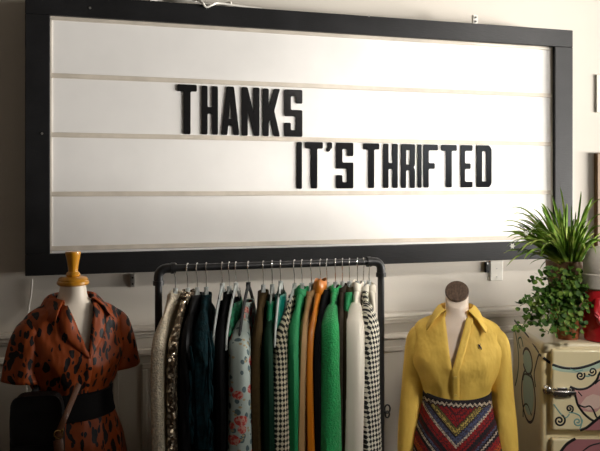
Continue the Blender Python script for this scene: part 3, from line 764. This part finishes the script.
# chest pocketless side: tiny embroidered mark
a, b, c = interp(STB, -.115); an = math.asin(.086 / a); p = Vector(((a + .010) * sin(an), c - (b + .012) * cos(an), -.108))
em = MB()
em.tube([p + Vector((-.006, 0, .009)), p + Vector((-.001, -.001, .003)), p + Vector((.004, -.001, -.004)), p + Vector((.007, 0, -.011))], [.0016, .0032, .003, .0014], 8, flat=(.8, 1))
em.tube([p + Vector((-.002, 0, .002)), p + Vector((-.004, 0, -.008))], .0013, 6); em.tube([p + Vector((.001, 0, .002)), p + Vector((.001, 0, .012))], .0013, 6)
em.build('embroidered_mark', M['navy'], sh)
def long_sleeve(s, pts, radii, m, parent, ph=0, flat=1.0, name='sleeve', n=22):
    P_ = spline(pts, 8); N = len(P_); rings = []
    for i, p in enumerate(P_):
        d = (P_[min(i + 1, N - 1)] - P_[max(i - 1, 0)]).normalized()
        a = d.cross(Vector((0, 1, 0))).normalized(); bvec = a.cross(d); t = i / (N - 1)
        k = t * (len(radii) - 1); k0 = min(int(k), len(radii) - 2); r = lerp(radii[k0], radii[k0 + 1], k - k0)
        rings.append([p + a * (cos(2 * pi * j / n) * r * (1 + .05 * sin(3 * 2 * pi * j / n + 7 * t + ph))) + bvec * (sin(2 * pi * j / n) * r * flat * (1 + .06 * sin(14 * t + ph + j))) for j in range(n)])
    return MB().loft(rings, cap1=False).build(name, m, parent, solid=.002)
for s in (1, -1):
    long_sleeve(s, [(s * .105, .0, -.078), (s * .136, .0, -.086), (s * .160, .002, -.118), (s * .170, .006, -.21), (s * .180, .004, -.34), (s * .191, -.008, -.46), (s * .197, -.02, -.58)], [.030, .041, .046, .047, .046, .045, .043, .040], M['yellow'], sh, s * 1.3)
    long_sleeve(s, [(s * .197, -.02, -.575), (s * .197, -.024, -.61), (s * .197, -.028, -.645)], [.043, .043, .042], M['yellow'], sh, 0, name='cuff')
sk = thing('crochet_skirt', 'red chevron crochet skirt with blue and cream zigzag bands on dress form', 'skirt', YO, R1)
KTB = [(-.28, .124, .092, 0), (-.31, .122, .090, 0), (-.36, .126, .092, 0), (-.42, .144, .103, 0), (-.50, .168, .118, .004), (-.58, .184, .128, .006), (-.75, .212, .15, .006), (-.95, .232, .165, .006)]
rows = []
for i in range(50):
    q = i / 49; row = []
    for j in range(56):
        an = 2 * pi * j / 56
        ztop = -.298 - .022 * max(0, cos(an)); z = lerp(ztop, -.92, q)
        a, b, c = interp(KTB, z); wv = .010 * q * sin(an * 7)
        row.append(Vector(((a + .014 + wv) * sin(an), c - (b + .016 + wv) * cos(an), z)))
    rows.append(row)
MB().loft(rows, cap0=False, cap1=False).build('skirt_body', M['skirt'], sk, solid=.004)

# --- left form: rust dress
BO = P(73.5, 301, -.70); R2 = math.radians(22)
f2 = thing('dress_form', 'ivory dress form with yellow wooden finial wearing rust leaf print dress', 'dress form', BO, R2)
bm_ = body_mb(.057, -.66); bm_.build('torso', M['skin'], f2)
MB().lathe([(.030, .052), (.050, .056), (.0545, .061), (.0545, .068), (.050, .073), (.051, .076), (.046, .082), (.026, .086)], 32, (0, .004, 0)).build('neck_cap', M['finial'], f2)
MB().lathe([(.016, .084), (.022, .086), (.0245, .092), (.022, .098), (.0165, .103), (.0165, .108), (.0175, .118), (.021, .140), (.0250, .160), (.0265, .168), (.0255, .172), (.020, .1735), (.004, .174)], 28, (0, .004, 0)).build('finial', M['finial'], f2)
stand(f2, BO.z)
dr = thing('wrap_dress', 'rust dress printed with black leaves, open collar, on left dress form', 'dress', BO, R2)
e2 = front_x(-.165, .050, .95, .0)
DTB = [(r[0], r[1] + .006, r[2] + .006, r[3]) for r in TB if r[0] > -.37] + [(-.41, .142, .100, 0), (-.48, .168, .118, .004), (-.60, .190, .135, .006), (-.80, .215, .155, .006), (-1.0, .24, .17, .006)]
DTB = [(z, a + (.010 if -.30 < z < -.1 else 0), b + (.006 if -.30 < z < -.15 else 0), c) for z, a, b, c in DTB]
zs = [lerp(.010, -.345, i / 44) for i in range(45)]
wrap_mb(zs, e2, .006, DTB, .0045, .4).build('bodice', M['dress'], dr, solid=.002)
collar_mb(e2, DTB, .008, .020, .022, .030, .004, spread=.030).build('collar', M['dress'], dr, solid=.0025)
# lapel edges along the neckline
for s in (1, -1):
    g = []
    for i in range(24):
        z = lerp(-.004, -.175, i / 23); a, b, c = interp(DTB, z); xe = e2(z)[1 if s > 0 else 0]; row = []
        wd = .050 * sin(pi * min(1, (i + 2) / 25)) + .006
        for q in (0, .25, .5, .75, 1):
            x_ = xe + s * lerp(-.003, wd, q); an = math.asin(max(-.99, min(.99, x_ / (a + .012)))); lift = .004 + .005 * sin(pi * q) 
            row.append(Vector(((a + .008 + lift * .3) * sin(an), c - (b + .008 + lift) * cos(an), z)))
        g.append(row)
    MB().grid(g).build('lapel', M['dress'], dr, solid=.0025)
rows = []
for i in range(40):
    q = i / 39; z = lerp(-.335, -.98, q); a, b, c = interp(DTB, z); row = []
    for j in range(60):
        an = 2 * pi * j / 60; wv = .014 * q * sin(an * 9 + 1) + .003 * sin(an * 5)
        row.append(Vector(((a + .008 + wv) * sin(an), c - (b + .008 + wv) * cos(an), z)))
    rows.append(row)
MB().loft(rows, cap0=False, cap1=False).build('skirt', M['dress'], dr, solid=.002)
rows = []
for z in (-.300, -.305, -.325, -.345, -.365, -.385, -.390):
    a, b, c = interp(DTB, z); of = .010 if -.302 < z or z < -.388 else .016
    rows.append([Vector(((a + of + .002 * sin(an * 6 + z * 90)) * sin(an), c - (b + of + .002 * sin(an * 6)) * cos(an), z)) for an in [2 * pi * j / 50 for j in range(50)]])
MB().loft(rows, cap0=False, cap1=False).build('sash', M['sash'], dr, solid=.003)
kp_ = MB(); kp_.tube(spline([(-.10, -.075, -.35), (-.135, -.075, -.365), (-.15, -.08, -.40), (-.135, -.085, -.43), (-.12, -.085, -.38)], 6), .009, 8, flat=(1, .5)); kp_.build('sash_bow', M['sash'], dr)
for s in (1, -1):
    long_sleeve(s, [(s * .105, .0, -.074), (s * .140, .0, -.084), (s * .164, -.002, -.125), (s * .184, -.006, -.250)], [.034, .045, .052, .056, .059], M['dress'], dr, s, flat=1.05)
for z in (-.21, -.27):
    a, b, c = interp(DTB, z); p = Vector((.004, c - (b + .010), z)); MB().tube([p, p + Vector((0, -.004, 0))], .006, 10).build('button', M['sash'], dr)

# --- handbag hanging in front of the dress
BD = 2.40
bc = PD(38, 451, BD); bag = thing('handbag', 'black leather crossbody handbag with tan strap hanging against rust dress', 'handbag', (bc.x, bc.y, PD(38, 480, BD).z), -TH * .3)
k_ = BD / F
def bp(px, py, dy=0): return bag.matrix_basis.inverted() @ PD(px, py, BD + dy)
bag.matrix_basis  # transform already set above
W2, H2 = 25 * k_, 86 * k_
sil = []
for i in range(28):
    a = 2 * pi * i / 28; ex = .32
    sil.append((math.copysign(abs(cos(a)) ** ex, cos(a)) * W2 * (1.0 - .10 * max(0, sin(a))), math.copysign(abs(sin(a)) ** ex, sin(a)) * H2 / 2 + H2 / 2))
MB().loft([[Vector((x * s_, y, z * lerp(1, s_, 1) + (1 - s_) * H2 / 2)) for x, z in sil] for y, s_ in ((-.036, .86), (-.040, .93), (-.034, 1), (.0, 1.02), (.034, 1), (.040, .93), (.036, .86))]).build('bag_body', M['bag'], bag)
MB().loft([[Vector((x * 1.0 * s_, y, H2 * .46 + z * .565)) for x, z in sil] for y, s_ in ((-.047, .94), (-.049, .98), (-.040, 1.0))]).build('flap', M['bag'], bag)
def strap(pts, w, m, name, parent):
    MB().tube(spline(pts, 8), w, 10, flat=(.9, .28), upv=(.3, -1, 0)).build(name, m, parent)
strap([bp(20, 410, .0), bp(26, 402, .01), bp(40, 384, .10), bp(48, 360, .17), bp(53, 335, .19)], .012, M['bag'], 'strap', bag)
strap([bp(58, 442, -.055), bp(60, 430, -.055), bp(66, 415, -.045), bp(74, 396, .02), bp(79, 384, .06)], .011, M['tan'], 'tan_strap', bag)
strap([bp(58.5, 462, -.056), bp(59, 450, -.058), bp(58, 440, -.056)], .017, M['tan'], 'strap_tab', bag)
ring = []
for j in range(20):
    a = 2 * pi * j / 20; ring.append(bp(58.5 + 4.2 * cos(a), 434.5 + 4.0 * sin(a), -.062))
b_ = MB().tube(ring, .0028, 8, closed=True); b_.tube([bp(61.5, 432, -.064), bp(62.5, 430.5, -.066), bp(63, 429, -.064)], .004, 8); b_.build('buckle', M['brass'], bag)

# ------------------------------------------------------------------ painted vintage fridge
DF = 3.02; FB = DF + .03; X0 = (541.5 - CX) / F * FB
fo = CAM + FWD * FB + RGT * X0; fo.z = 0
FR = thing('vintage_refrigerator', 'cream vintage refrigerator painted with pink figures and black swirls', 'refrigerator', fo, -TH)
FW, FD = .60, .42
def fz(py, d=FB): return CAMZ - (py - HY) / F * d
def fx(px, d=FB): return (px - CX) / F * d - X0
ztop = fz(345.5)
MB().box((0, 0, .06), (FW, FD, ztop)).build('cabinet', M['fridge'], FR, bevel=.022, seg=5)
MB().box((-.002, -.010, ztop - .03), (FW + .002, FD, ztop + .012)).build('top_cap', M['fridge_top'], FR, bevel=.016, seg=5)
MB().box((.04, .03, 0), (FW - .04, FD - .03, .06)).build('plinth', M['darkmetal'], FR)
dx0 = fx(552, DF)
ud = MB().box((dx0, -.034, fz(430.5, DF)), (FW - .02, -.001, fz(349.5, DF))).build('door', M['fridge'], FR, bevel=.010, seg=4)
ld = MB().box((dx0, -.034, .12), (FW - .02, -.001, fz(438.5, DF))).build('door', M['fridge'], FR, bevel=.010, seg=4)
YD = -.034
def dpt(px, py, y=YD, d=None): 
    d = FB + y if d is None else d
    return Vector((fx(px, d), y, fz(py, d)))
def stroke(mb, pts, wpx, mi, y=YD, h=.0015, smooth=8, clip=None):
    q = [dpt(p[0], p[1], y - h * .4) for p in pts]
    if smooth: q = spline(q, smooth)
    if clip: q = [p for p in q if clip(p)]
    mb.tube(q, wpx / 2 * DF / F, 8, mi=mi, flat=(1, h / (wpx / 2 * DF / F)), upv=(0, 1, 0))
def spiral(cx_, cy_, r, turns=1.6, a0=0, sgn=1, n=26):
    return [(cx_ + r * (1 - t * .88) * cos(a0 + sgn * 2 * pi * turns * t), cy_ + r * (1 - t * .88) * sin(a0 + sgn * 2 * pi * turns * t)) for t in [i / n for i in range(n + 1)]]
def fill(mb, pts, mi, y=YD, h=.0008):
    q = [dpt(p[0], p[1], y) for p in pts]; c = sum(q, Vector()) / len(q); d = Vector((0, -h, 0)); n_ = len(q)
    mb.add([p + d for p in q] + q, [tuple(range(n_))] + [(i, (i + 1) % n_, (i + 1) % n_ + n_, i + n_) for i in range(n_)], mi)
pm = [M['ink'], M['tealpaint'], M['palegreenpaint'], M['pink'], M['pinkpale'], M['mauve']]
up = MB()
# pale teal band and black sweep across the top
sweep = [(552.3, 364.6), (561.4, 367.4), (570, 368.4), (579, 368), (590, 365.2), (602, 360.5), (625, 352.5)]
fill(up, [(552.3, 365), (561.4, 368), (579, 368.5), (590, 366), (625, 353.5), (625, 360), (590, 371), (575, 373), (560, 371.5), (552.3, 369)], 2)
stroke(up, sweep, 2.6, 0)
fill(up, [(572, 388), (578, 389), (587, 388), (594.5, 383.5), (598.5, 378), (603, 374), (612, 376), (620, 388), (618, 402), (610, 414), (602, 407), (596, 412), (590, 412), (583, 411), (578, 404), (574, 395)], 3, h=.0009)
fill(up, [(580, 405), (586, 397), (593, 394), (600, 396), (603, 402), (598, 408), (588, 410)], 4, h=.0013)
head = [(570.2, 386.5), (574, 391), (576, 398), (578, 405), (583.5, 413), (590, 418.8), (595, 421.6)]
stroke(up, head, 2.3, 0); stroke(up, [(570, 386.6), (577.5, 389.2), (586, 388.4), (592.5, 384.5), (597, 379.5), (599, 374.5), (603, 370.5), (612, 371)], 2.3, 0)
stroke(up, [(578.5, 404.8), (584.5, 407), (589.5, 406), (593, 409.5), (596.5, 417), (599.5, 418.5), (604, 413)], 1.8, 0)
stroke(up, [(578, 391.5), (582, 396)], 1.2, 0)
stroke(up, [(595, 384), (600, 380), (606, 382)], 1.6, 0)
stroke(up, spiral(580.4, 375.5, 4.6, 1.5, -.6, 1), 1.7, 0, smooth=2); stroke(up, spiral(592.4, 371.4, 4.6, 1.5, 2.6, -1), 1.6, 0, smooth=2)
stroke(up, [(570, 368.6), (577, 371), (583, 369.8)], 1.4, 1); stroke(up, [(584.6, 376), (589, 376), (591, 374)], 1.5, 1)
stroke(up, spiral(559.6, 420.6, 6.0, 1.7, -1.2, 1), 1.9, 0, smooth=2); stroke(up, spiral(569.6, 408.6, 4.0, 1.5, 1.2, -1), 1.7, 0, smooth=2)
stroke(up, spiral(577.6, 421.6, 4.8, 1.5, -.5, 1), 1.5, 1, smooth=2)
stroke(up, [(553.6, 404), (556.5, 408), (561, 414), (566, 417.5), (569.5, 414)], 1.3, 1); stroke(up, [(569, 412.6), (574, 413), (580, 416), (581.6, 423), (580, 429)], 1.3, 1)
fill(up, [(576, 430.2), (581, 429), (588, 427.5), (594, 421.5), (601, 416), (615, 408), (622, 410), (622, 430.2)], 5)
stroke(up, [(580, 430.3), (586, 428), (592, 423.5), (598, 418.5), (606, 412)], 2.8, 0)
up.build('painting', pm, ud)
lo = MB()
fill(lo, [(559.5, 455), (563, 448), (569, 442), (575, 439.2), (622, 439.2), (622, 480), (556, 480)], 5)
stroke(lo, [(557, 470), (558.5, 457), (562, 450), (567, 444), (573, 440), (575.5, 438.8)], 3.0, 0)
stroke(lo, [(582, 452), (590, 446), (600, 443)], 1.6, 0)
lo.build('painting', pm, ld)
# black outline of the sweep carried round the cabinet front edge, and lines at the top
cbm = MB()
stroke(cbm, [(543.5, 357.6), (547, 360.6), (550, 362.6), (553.5, 364.4)], 2.6, 0, y=-.0005)
cbm.build('painting', pm, FR)
sdm = MB()
def side(s_, py, h=0):        # s_ 0 front .. 1 back on the left side face; py as seen on the front edge plane
    return Vector((-.0006 - h, .02 + s_ * (FD - .05), fz(py)))
def sstroke(pts, w, mi):
    q = spline([side(*p) for p in pts], 6); sdm.tube(q, w, 8, mi=mi, flat=(1, .0012 / w), upv=(1, 0, 0))
def sfill(pts, mi):
    q = [side(*p) for p in pts]; n_ = len(q); sdm.add([p + Vector((-.0008, 0, 0)) for p in q] + q, [tuple(range(n_))] + [(i, (i + 1) % n_, (i + 1) % n_ + n_, i + n_) for i in range(n_)], mi)
def ell(cs, cp, rs, rp, n=16, a0=0, a1=2 * pi): return [(cs + rs * cos(lerp(a0, a1, i / n)), cp + rp * sin(lerp(a0, a1, i / n))) for i in range(n + 1)]
sfill(ell(.42, 404, .20, 24)[:-1], 2); sfill(ell(.45, 372, .16, 11)[:-1], 2)
sstroke(ell(.42, 408, .26, 27, 18, -1.2, 4.4), .006, 1); sstroke(ell(.45, 372, .18, 13, 16, .5, 6.0), .006, 1)
sstroke([(.20, 395), (.30, 386), (.55, 388), (.62, 396)], .005, 1); sstroke([(.30, 425), (.45, 418), (.60, 424), (.62, 436)], .005, 1)
sstroke([(-.04, 356), (.04, 357), (.13, 368), (.20, 380), (.15, 392)], .005, 0)
sstroke([(.98, 345), (.85, 362), (.80, 380), (.86, 398), (.95, 410)], .004, 3); sstroke([(.62, 360), (.70, 352), (.82, 356), (.74, 364)], .004, 3)
sstroke([(.04, 354.5), (.40, 346), (.75, 340.5), (.98, 337.5)], .005, 0)
sdm.build('painting', [M['ink'], M['inkbrown'], M['palegreenpaint'], M['greenpaint']], FR)
# chrome latch
la = thing('latch', None, None); la.parent = FR
c = dpt(547.5, 389.3, -.001); 
MB().loft([[c + Vector((r * cos(2 * pi * j / 20), -h, r * sin(2 * pi * j / 20))) for j in range(20)] for r, h in ((.021, 0), (.022, .006), (.018, .012), (.016, .022), (.011, .026), (.003, .027))]).build('knob', M['chrome'], la)
hb = MB(); yb = -.042
def seg(x0_, x1_, y0_, y1_, dpth=.010, yy=yb): 
    a, b = dpt(x0_, y0_, yy, DF), dpt(x1_, y1_, yy, DF); hb.box((a.x, yy - dpth, b.z), (b.x, yy + .009, a.z))
seg(551, 573, 389.8, 393.6, .012); seg(556, 566, 386.6, 396, .006); seg(567.5, 570, 387.2, 395.5, .008); seg(552.5, 554.5, 387.2, 395.4, .008); seg(573, 575, 390.6, 393, .006)
hb.build('latch_bar', M['chrome'], la, bevel=.002)

# ------------------------------------------------------------------ plants on the fridge
FT = ztop + .012
def blade_strip(mb, base, dirh, L, w, rise, droop, mi=0, n=9, roll=0):
    pts = []
    for i in range(n + 1):
        t = i / n; pts.append(base + dirh * (L * t * (.35 + .65 * t if rise > 1 else 1)) + UP * (L * (rise * t - droop * t * t)))
    vs = []
    for i, p in enumerate(pts):
        t = i / n; d = (pts[min(i + 1, n)] - pts[max(i - 1, 0)]).normalized()
        sdv = d.cross(UP); 
        if sdv.length < .05: sdv = Vector((1, 0, 0))
        sdv.normalize(); nn = sdv.cross(d)
        ww = w * (.65 + .7 * t) * (1 - t) ** .55 if t < 1 else .0004
        ww = max(ww, .0006); sdv = (sdv * cos(roll) + nn * sin(roll))
        vs += [p - sdv * ww + nn * ww * .5, p - nn * ww * .1, p + sdv * ww + nn * ww * .5]
    fs = []
    for i in range(n):
        for k in (0, 1): fs.append((i * 3 + k, i * 3 + k + 1, i * 3 + 4 + k, i * 3 + 3 + k))
    mb.add(vs, fs, mi)
sp_c = PD(569, 330, 3.30); sp_c.z = FT
pot_r = 21.5 * 3.30 / F; pot_h = PD(569, 262, 3.30 - pot_r).z - FT
spider = thing('spider_plant', 'spider plant with long arching striped leaves in brown planter on refrigerator', 'potted plant', sp_c)
MB().lathe([(pot_r * .72, 0), (pot_r * .75, .004), (pot_r * .97, pot_h * .8), (pot_r, pot_h * .82), (pot_r * 1.04, pot_h * .84), (pot_r * 1.04, pot_h), (pot_r * .94, pot_h), (pot_r * .92, pot_h * .9), (.01, pot_h * .88)], 32).build('planter', M['pot'], spider)
MB().lathe([(pot_r * .9, pot_h * .885), (pot_r * .6, pot_h * .94), (.01, pot_h * .95)], 24).build('soil', M['soil'], spider)
fo_ = MB(); r2 = random.Random(21)
def blade(tip, arch, w, sag=0, n=12):
    tip = tip - sp_c; base = Vector((tip.x * .12 + r2.uniform(-.02, .02), tip.y * .12 + r2.uniform(-.02, .02), pot_h * .92))
    pts = [base.lerp(tip, t) + UP * (arch * 4 * t * (1 - t) * (.6 + .8 * t)) for t in [i / n for i in range(n + 1)]]
    vs = []; tw = r2.uniform(-.6, .6)
    for i, p in enumerate(pts):
        t = i / n; d = (pts[min(i + 1, n)] - pts[max(i - 1, 0)]).normalized(); sdv = d.cross(UP + Vector((tw, 0, 0))); sdv.normalize(); nn = sdv.cross(d); ww = max(w * (.65 + .7 * t) * (1 - t) ** .42, .0006)
        vs += [p - sdv * ww + nn * ww * .6, p - nn * ww * .1, p + sdv * ww + nn * ww * .6]
    fo_.add(vs, [(i * 3 + k, i * 3 + k + 1, i * 3 + 4 + k, i * 3 + 3 + k) for i in range(n) for k in (0, 1)])
for (px, py, dd, arch) in ((501, 232, 3.05, .035), (503, 222, 3.1, .05), (511, 208, 3.15, .06), (514, 247, 3.02, .05), (524, 259, 3.0, .05), (541, 203, 3.3, .03), (560, 187, 3.3, .01), (552, 195, 3.35, .0), (581, 191, 3.3, .02), (594, 197, 3.25, .04), (602, 200, 3.15, .06), (603, 228, 3.1, .05), (524, 216, 3.2, .05), (603, 215, 3.1, .05), (571, 205, 3.35, .0), (513, 214, 3.1, .055), (507, 238, 3.0, .05), (505, 226, 3.08, .04), (509, 231, 3.02, .03), (517, 241, 3.0, .04), (521, 251, 2.98, .055), (517, 254, 3.05, .06), (530, 246, 2.98, .05), (516, 221, 3.15, .05), (533, 209, 3.25, .035), (546, 206, 3.3, .02), (541, 253, 2.98, .06), (528, 230, 3.2, .03), (604, 246, 3.0, .05), (596, 254, 2.98, .06), (585, 250, 2.97, .05), (588, 204, 3.3, .02)):
    blade(PD(px, py, dd), arch, .0105)
for i in range(115):
    a = math.radians(r2.triangular(-4, 192, 148)); rr = r2.uniform(26, 66) * (1 if a > pi / 2 else .82)
    px = 569 + rr * cos(a) * 1.02; py = 256 - rr * sin(a) * .85 + (12 if sin(a) < .3 else 0) * r2.random()
    blade(PD(px, py, r2.uniform(2.98, 3.38)), r2.uniform(.015, .06) * (1.2 - abs(sin(a)) * .8), r2.uniform(.0060, .0092))
fo_.build('foliage', M['blade'], spider)
st_ = MB(); 
for (px, py, dd) in ((512, 246, 3.0), (526, 236, 3.05)):
    tip = PD(px, py, dd) - sp_c; st_.tube(spline([(0, 0, pot_h * .93), (tip.x * .5, tip.y * .5, tip.z + .06), (tip.x * .9, tip.y * .9, tip.z + .02), tip], 6), .0016, 6)
st_.build('runner', M['stem'], spider)
fl = MB()
for (px, py, dd) in ((512, 246, 3.0), (526, 233, 3.05)):
    c = PD(px, py, dd) - sp_c
    for k in range(6):
        a = 2 * pi * k / 6; fl.tube([c, c + Vector((.007 * cos(a), -.003, .007 * sin(a))), c + Vector((.012 * cos(a), -.002, .012 * sin(a)))], [.001, .0035, .0008], 6)
fl.build('flower', M['petal'], spider)

vp = PD(567, 333, 3.14); vp.z = FT
vine = thing('trailing_plant', 'bushy trailing plant with small round leaves in terracotta pot on refrigerator', 'potted plant', vp)
vr = .062; vh = .125
MB().lathe([(vr * .72, 0), (vr * .74, .003), (vr * .93, vh * .74), (vr * 1.06, vh * .76), (vr * 1.1, vh), (vr * .98, vh), (vr * .92, vh * .85), (.01, vh * .84)], 28).build('pot', M['terracotta'], vine)
MB().lathe([(vr * .92, vh * .86), (.01, vh * .9)], 20).build('soil', M['soil'], vine)
lf = MB(); stm = MB(); r3 = random.Random(5)
def leaf(mb, c, nrm, r):
    nrm = nrm.normalized(); u = nrm.cross(Vector((r3.uniform(-1, 1), r3.uniform(-1, 1), r3.uniform(-1, 1)))).normalized(); v = nrm.cross(u)
    out = []
    for j in range(9):
        a = 2 * pi * j / 9; rr = r * (1 + .25 * cos(a)) * (.82 if j == 4 else 1); out.append(c + u * (cos(a) * rr) + v * (sin(a) * rr * .82) + nrm * (.10 * rr * abs(sin(a))))
    mb.add(out + [c - nrm * r * .06], [(j, (j + 1) % 9, 9) for j in range(9)])
for (px, py, dd) in [(518, 332, 2.98), (524, 322, 3.02), (526, 302, 3.05), (520, 306, 3.02), (533, 282, 3.08), (545, 270, 3.1), (541, 318, 3.0), (548, 334, 2.96), (535, 312, 3.02), (556, 330, 2.97), (550, 292, 3.06), (562, 272, 3.1), (575, 272, 3.1), (588, 288, 3.08), (586, 305, 3.02), (590, 312, 3.04), (576, 318, 3.0), (563, 322, 2.99), (557, 305, 3.02), (540, 297, 3.05), (582, 280, 3.12), (570, 287, 3.05), (530, 326, 3.0), (528, 314, 3.04), (541, 328, 2.98), (571, 300, 3.04), (562, 295, 3.03), (545, 305, 3.02), (560, 333, 2.96), (575, 331, 2.98), (568, 326, 2.98), (583, 326, 3.0), (572, 334, 2.96)]:
    tip = PD(px, py, dd) - vp
    base = Vector((r3.uniform(-.03, .03), r3.uniform(-.03, .03), vh * .9))
    mid = base.lerp(tip, .5) + UP * (.04 + .04 * r3.random())
    if tip.z < 0.004 and tip.x > fx(545) - (vp - fo).dot(RGT) and dd > 2.99: tip.z = max(tip.z, .015)
    cs = spline([base, mid, tip], 9); stm.tube(cs, .0016, 5)
    for q, p in enumerate(cs[3:]):
        for e in range(2):
            pp = p + Vector((r3.uniform(-.025, .025), r3.uniform(-.025, .02), r3.uniform(-.018, .022)))
            ra = r3.uniform(.008, .0138)
            if (pp + vp).z < FT + .006 and ((pp + vp - fo).dot(FWD) > -.045 and (pp + vp - fo).dot(RGT) > -.012): pp.z = FT - vp.z + .008 + .01 * r3.random()
            leaf(lf, pp, Vector((r3.uniform(-.6, .6), r3.uniform(-1.2, .0), r3.uniform(.2, 1.2))), ra)
lf.build('foliage', M['vine'], vine, smooth=True); stm.build('stem', M['stem'], vine)

# red wrapped jar
jp = PD(602, 330, 3.10); jp.z = FT
jar = thing('wrapped_jar', 'red cloth covered jar with pale grey cap at right edge of refrigerator', 'jar', jp)
k = 3.10 / F; jr = 19 * k; jh = PD(600, 291, 3.1 - jr).z - FT
MB().lathe([(jr * .75, 0), (jr * .88, .004), (jr * 1.0, jh * .3), (jr * 1.02, jh * .55), (jr * .96, jh * .85), (jr * .86, jh), (.01, jh)], 30).build('body', M['red'], jar)
MB().lathe([(jr * .80, jh * .97), (jr * .98, jh * 1.02), (jr * 1.0, jh * 1.28), (jr * .92, jh * 1.30), (jr * .96, jh * 1.34), (jr * .93, jh * 1.52), (jr * .75, jh * 1.70), (jr * .4, jh * 1.80), (.004, jh * 1.83)], 30).build('cap', M['greycap'], jar)
kn = MB()
for s, dz in ((-1, 0), (-.6, -.05)):
    kn.tube(spline([(-jr * .75, -jr * .62, jh * .86), (-jr * .9, -jr * .75, jh * (.6 + dz)), (-jr * .8 - .006 * s, -jr * .8, jh * .34)], 6), [.006] + [.014] * 10 + [.010, .004], 10, flat=(1, .45))
kn.build('ribbon', M['red'], jar)
pa_ = MB()
g = [[Vector((jr * 1.035 * sin(a), -jr * 1.035 * cos(a), z)) for a in [lerp(-.55, .5, i / 8) for i in range(9)]] for z in (jh * .42, jh * .52, jh * .62, jh * .72)]
pa_.grid(g); pa_.build('print_patch', M['redglass'], jar, solid=.003)

# brown wood picture frame and canvas at right edge of the wall
pfz1 = P(598, 153, -.03).z; pfx = P(597.5, 200, -.03).x
pf = thing('wall_mirror', 'tall brown wood frame on the wall at the right edge', 'frame', (pfx, 0, P(598, 320, -.03).z))
ph_ = pfz1 - pf.location.z; pwid = .42
for q in ((0, .03, 0, ph_), (pwid - .03, pwid, 0, ph_), (.03, pwid - .03, 0, .03), (.03, pwid - .03, ph_ - .03, ph_)):
    MB().box((q[0], -.03, q[2]), (q[1], -.001, q[3])).build('frame_strip', M['oak'], pf, smooth=False, bevel=.003)
MB().box((.03, -.015, .03), (pwid - .03, -.002, ph_ - .03)).build('insert', M['canvas'], pf, smooth=False)
a = P(599.2, 74, -.03)
cv = MB().box((a.x, -.010, P(598, 112, -.03).z), (a.x + .3, -.001, a.z)).build('canvas', M['canvas'], smooth=False, bevel=.003); cv.name = 'hanging_picture'
tag(cv, 'pale canvas edge on the wall above the brown wood frame', 'picture')

# ------------------------------------------------------------------ light
def area(name, loc, tgt, sx, sy, power, col, spread=pi):
    l = bpy.data.lights.new(name, 'AREA'); l.shape = 'RECTANGLE'; l.size = sx; l.size_y = sy; l.energy = power; l.color = col; l.spread = spread
    o = bpy.data.objects.new(name, l); COL.objects.link(o); o.location = loc
    o.rotation_euler = (Vector(tgt) - Vector(loc)).to_track_quat('-Z', 'Y').to_euler(); return o
y0, y1, z0, z1 = WINS[0]; c = Vector((XR - .03, (y0 + y1) / 2, (z0 + z1) / 2))
area('daylight_far', c, c + Vector((-1, 0, 0)), y1 - y0 - .1, z1 - z0 - .1, 11, (.86, .94, 1))
# daylight from the right: area lamp added outside, placed so the sill dims low parts
area('added_daylight', (XR + 6.0, -3.6, 1.25), (XR, -2.1, 1.35), 5.4, 1.3, 2700, (1, .96, .90))
def spot(name, loc, tgt, power, ang, blend, rad, col):
    l = bpy.data.lights.new(name, 'SPOT'); l.energy = power; l.spot_size = math.radians(ang); l.spot_blend = blend; l.shadow_soft_size = rad; l.color = col
    o = bpy.data.objects.new(name, l); COL.objects.link(o); o.location = loc
    o.rotation_euler = (Vector(tgt) - Vector(loc)).to_track_quat('-Z', 'Y').to_euler(); return o
spot('ceiling_spot', (3.1, -1.7, 2.95), (1.5, 0, 2.35), 90, 78, 1.0, .16, (1, .95, .88))
spot('rack_fill_spot', (2.3, -3.2, 2.95), (1.55, -.6, 1.42), 330, 48, 1.0, .22, (1, .95, .88))  # added fill, no known fixture: brightens the right garments, shirt and fridge
wd = bpy.data.worlds.new('world'); SC.world = wd; wd.use_nodes = True
nt = wd.node_tree; bg = nt.nodes['Background']
sky = nt.nodes.new('ShaderNodeTexSky'); sky.sky_type = 'HOSEK_WILKIE'; sky.sun_direction = (.5, -.5, .7)
nt.links.new(sky.outputs[0], bg.inputs[0]); bg.inputs[1].default_value = .1

SC.view_settings.view_transform = 'Standard'; SC.view_settings.look = 'None'; SC.view_settings.gamma = 1
SC.view_settings.use_curve_mapping = False; SC.view_settings.exposure = 0.2
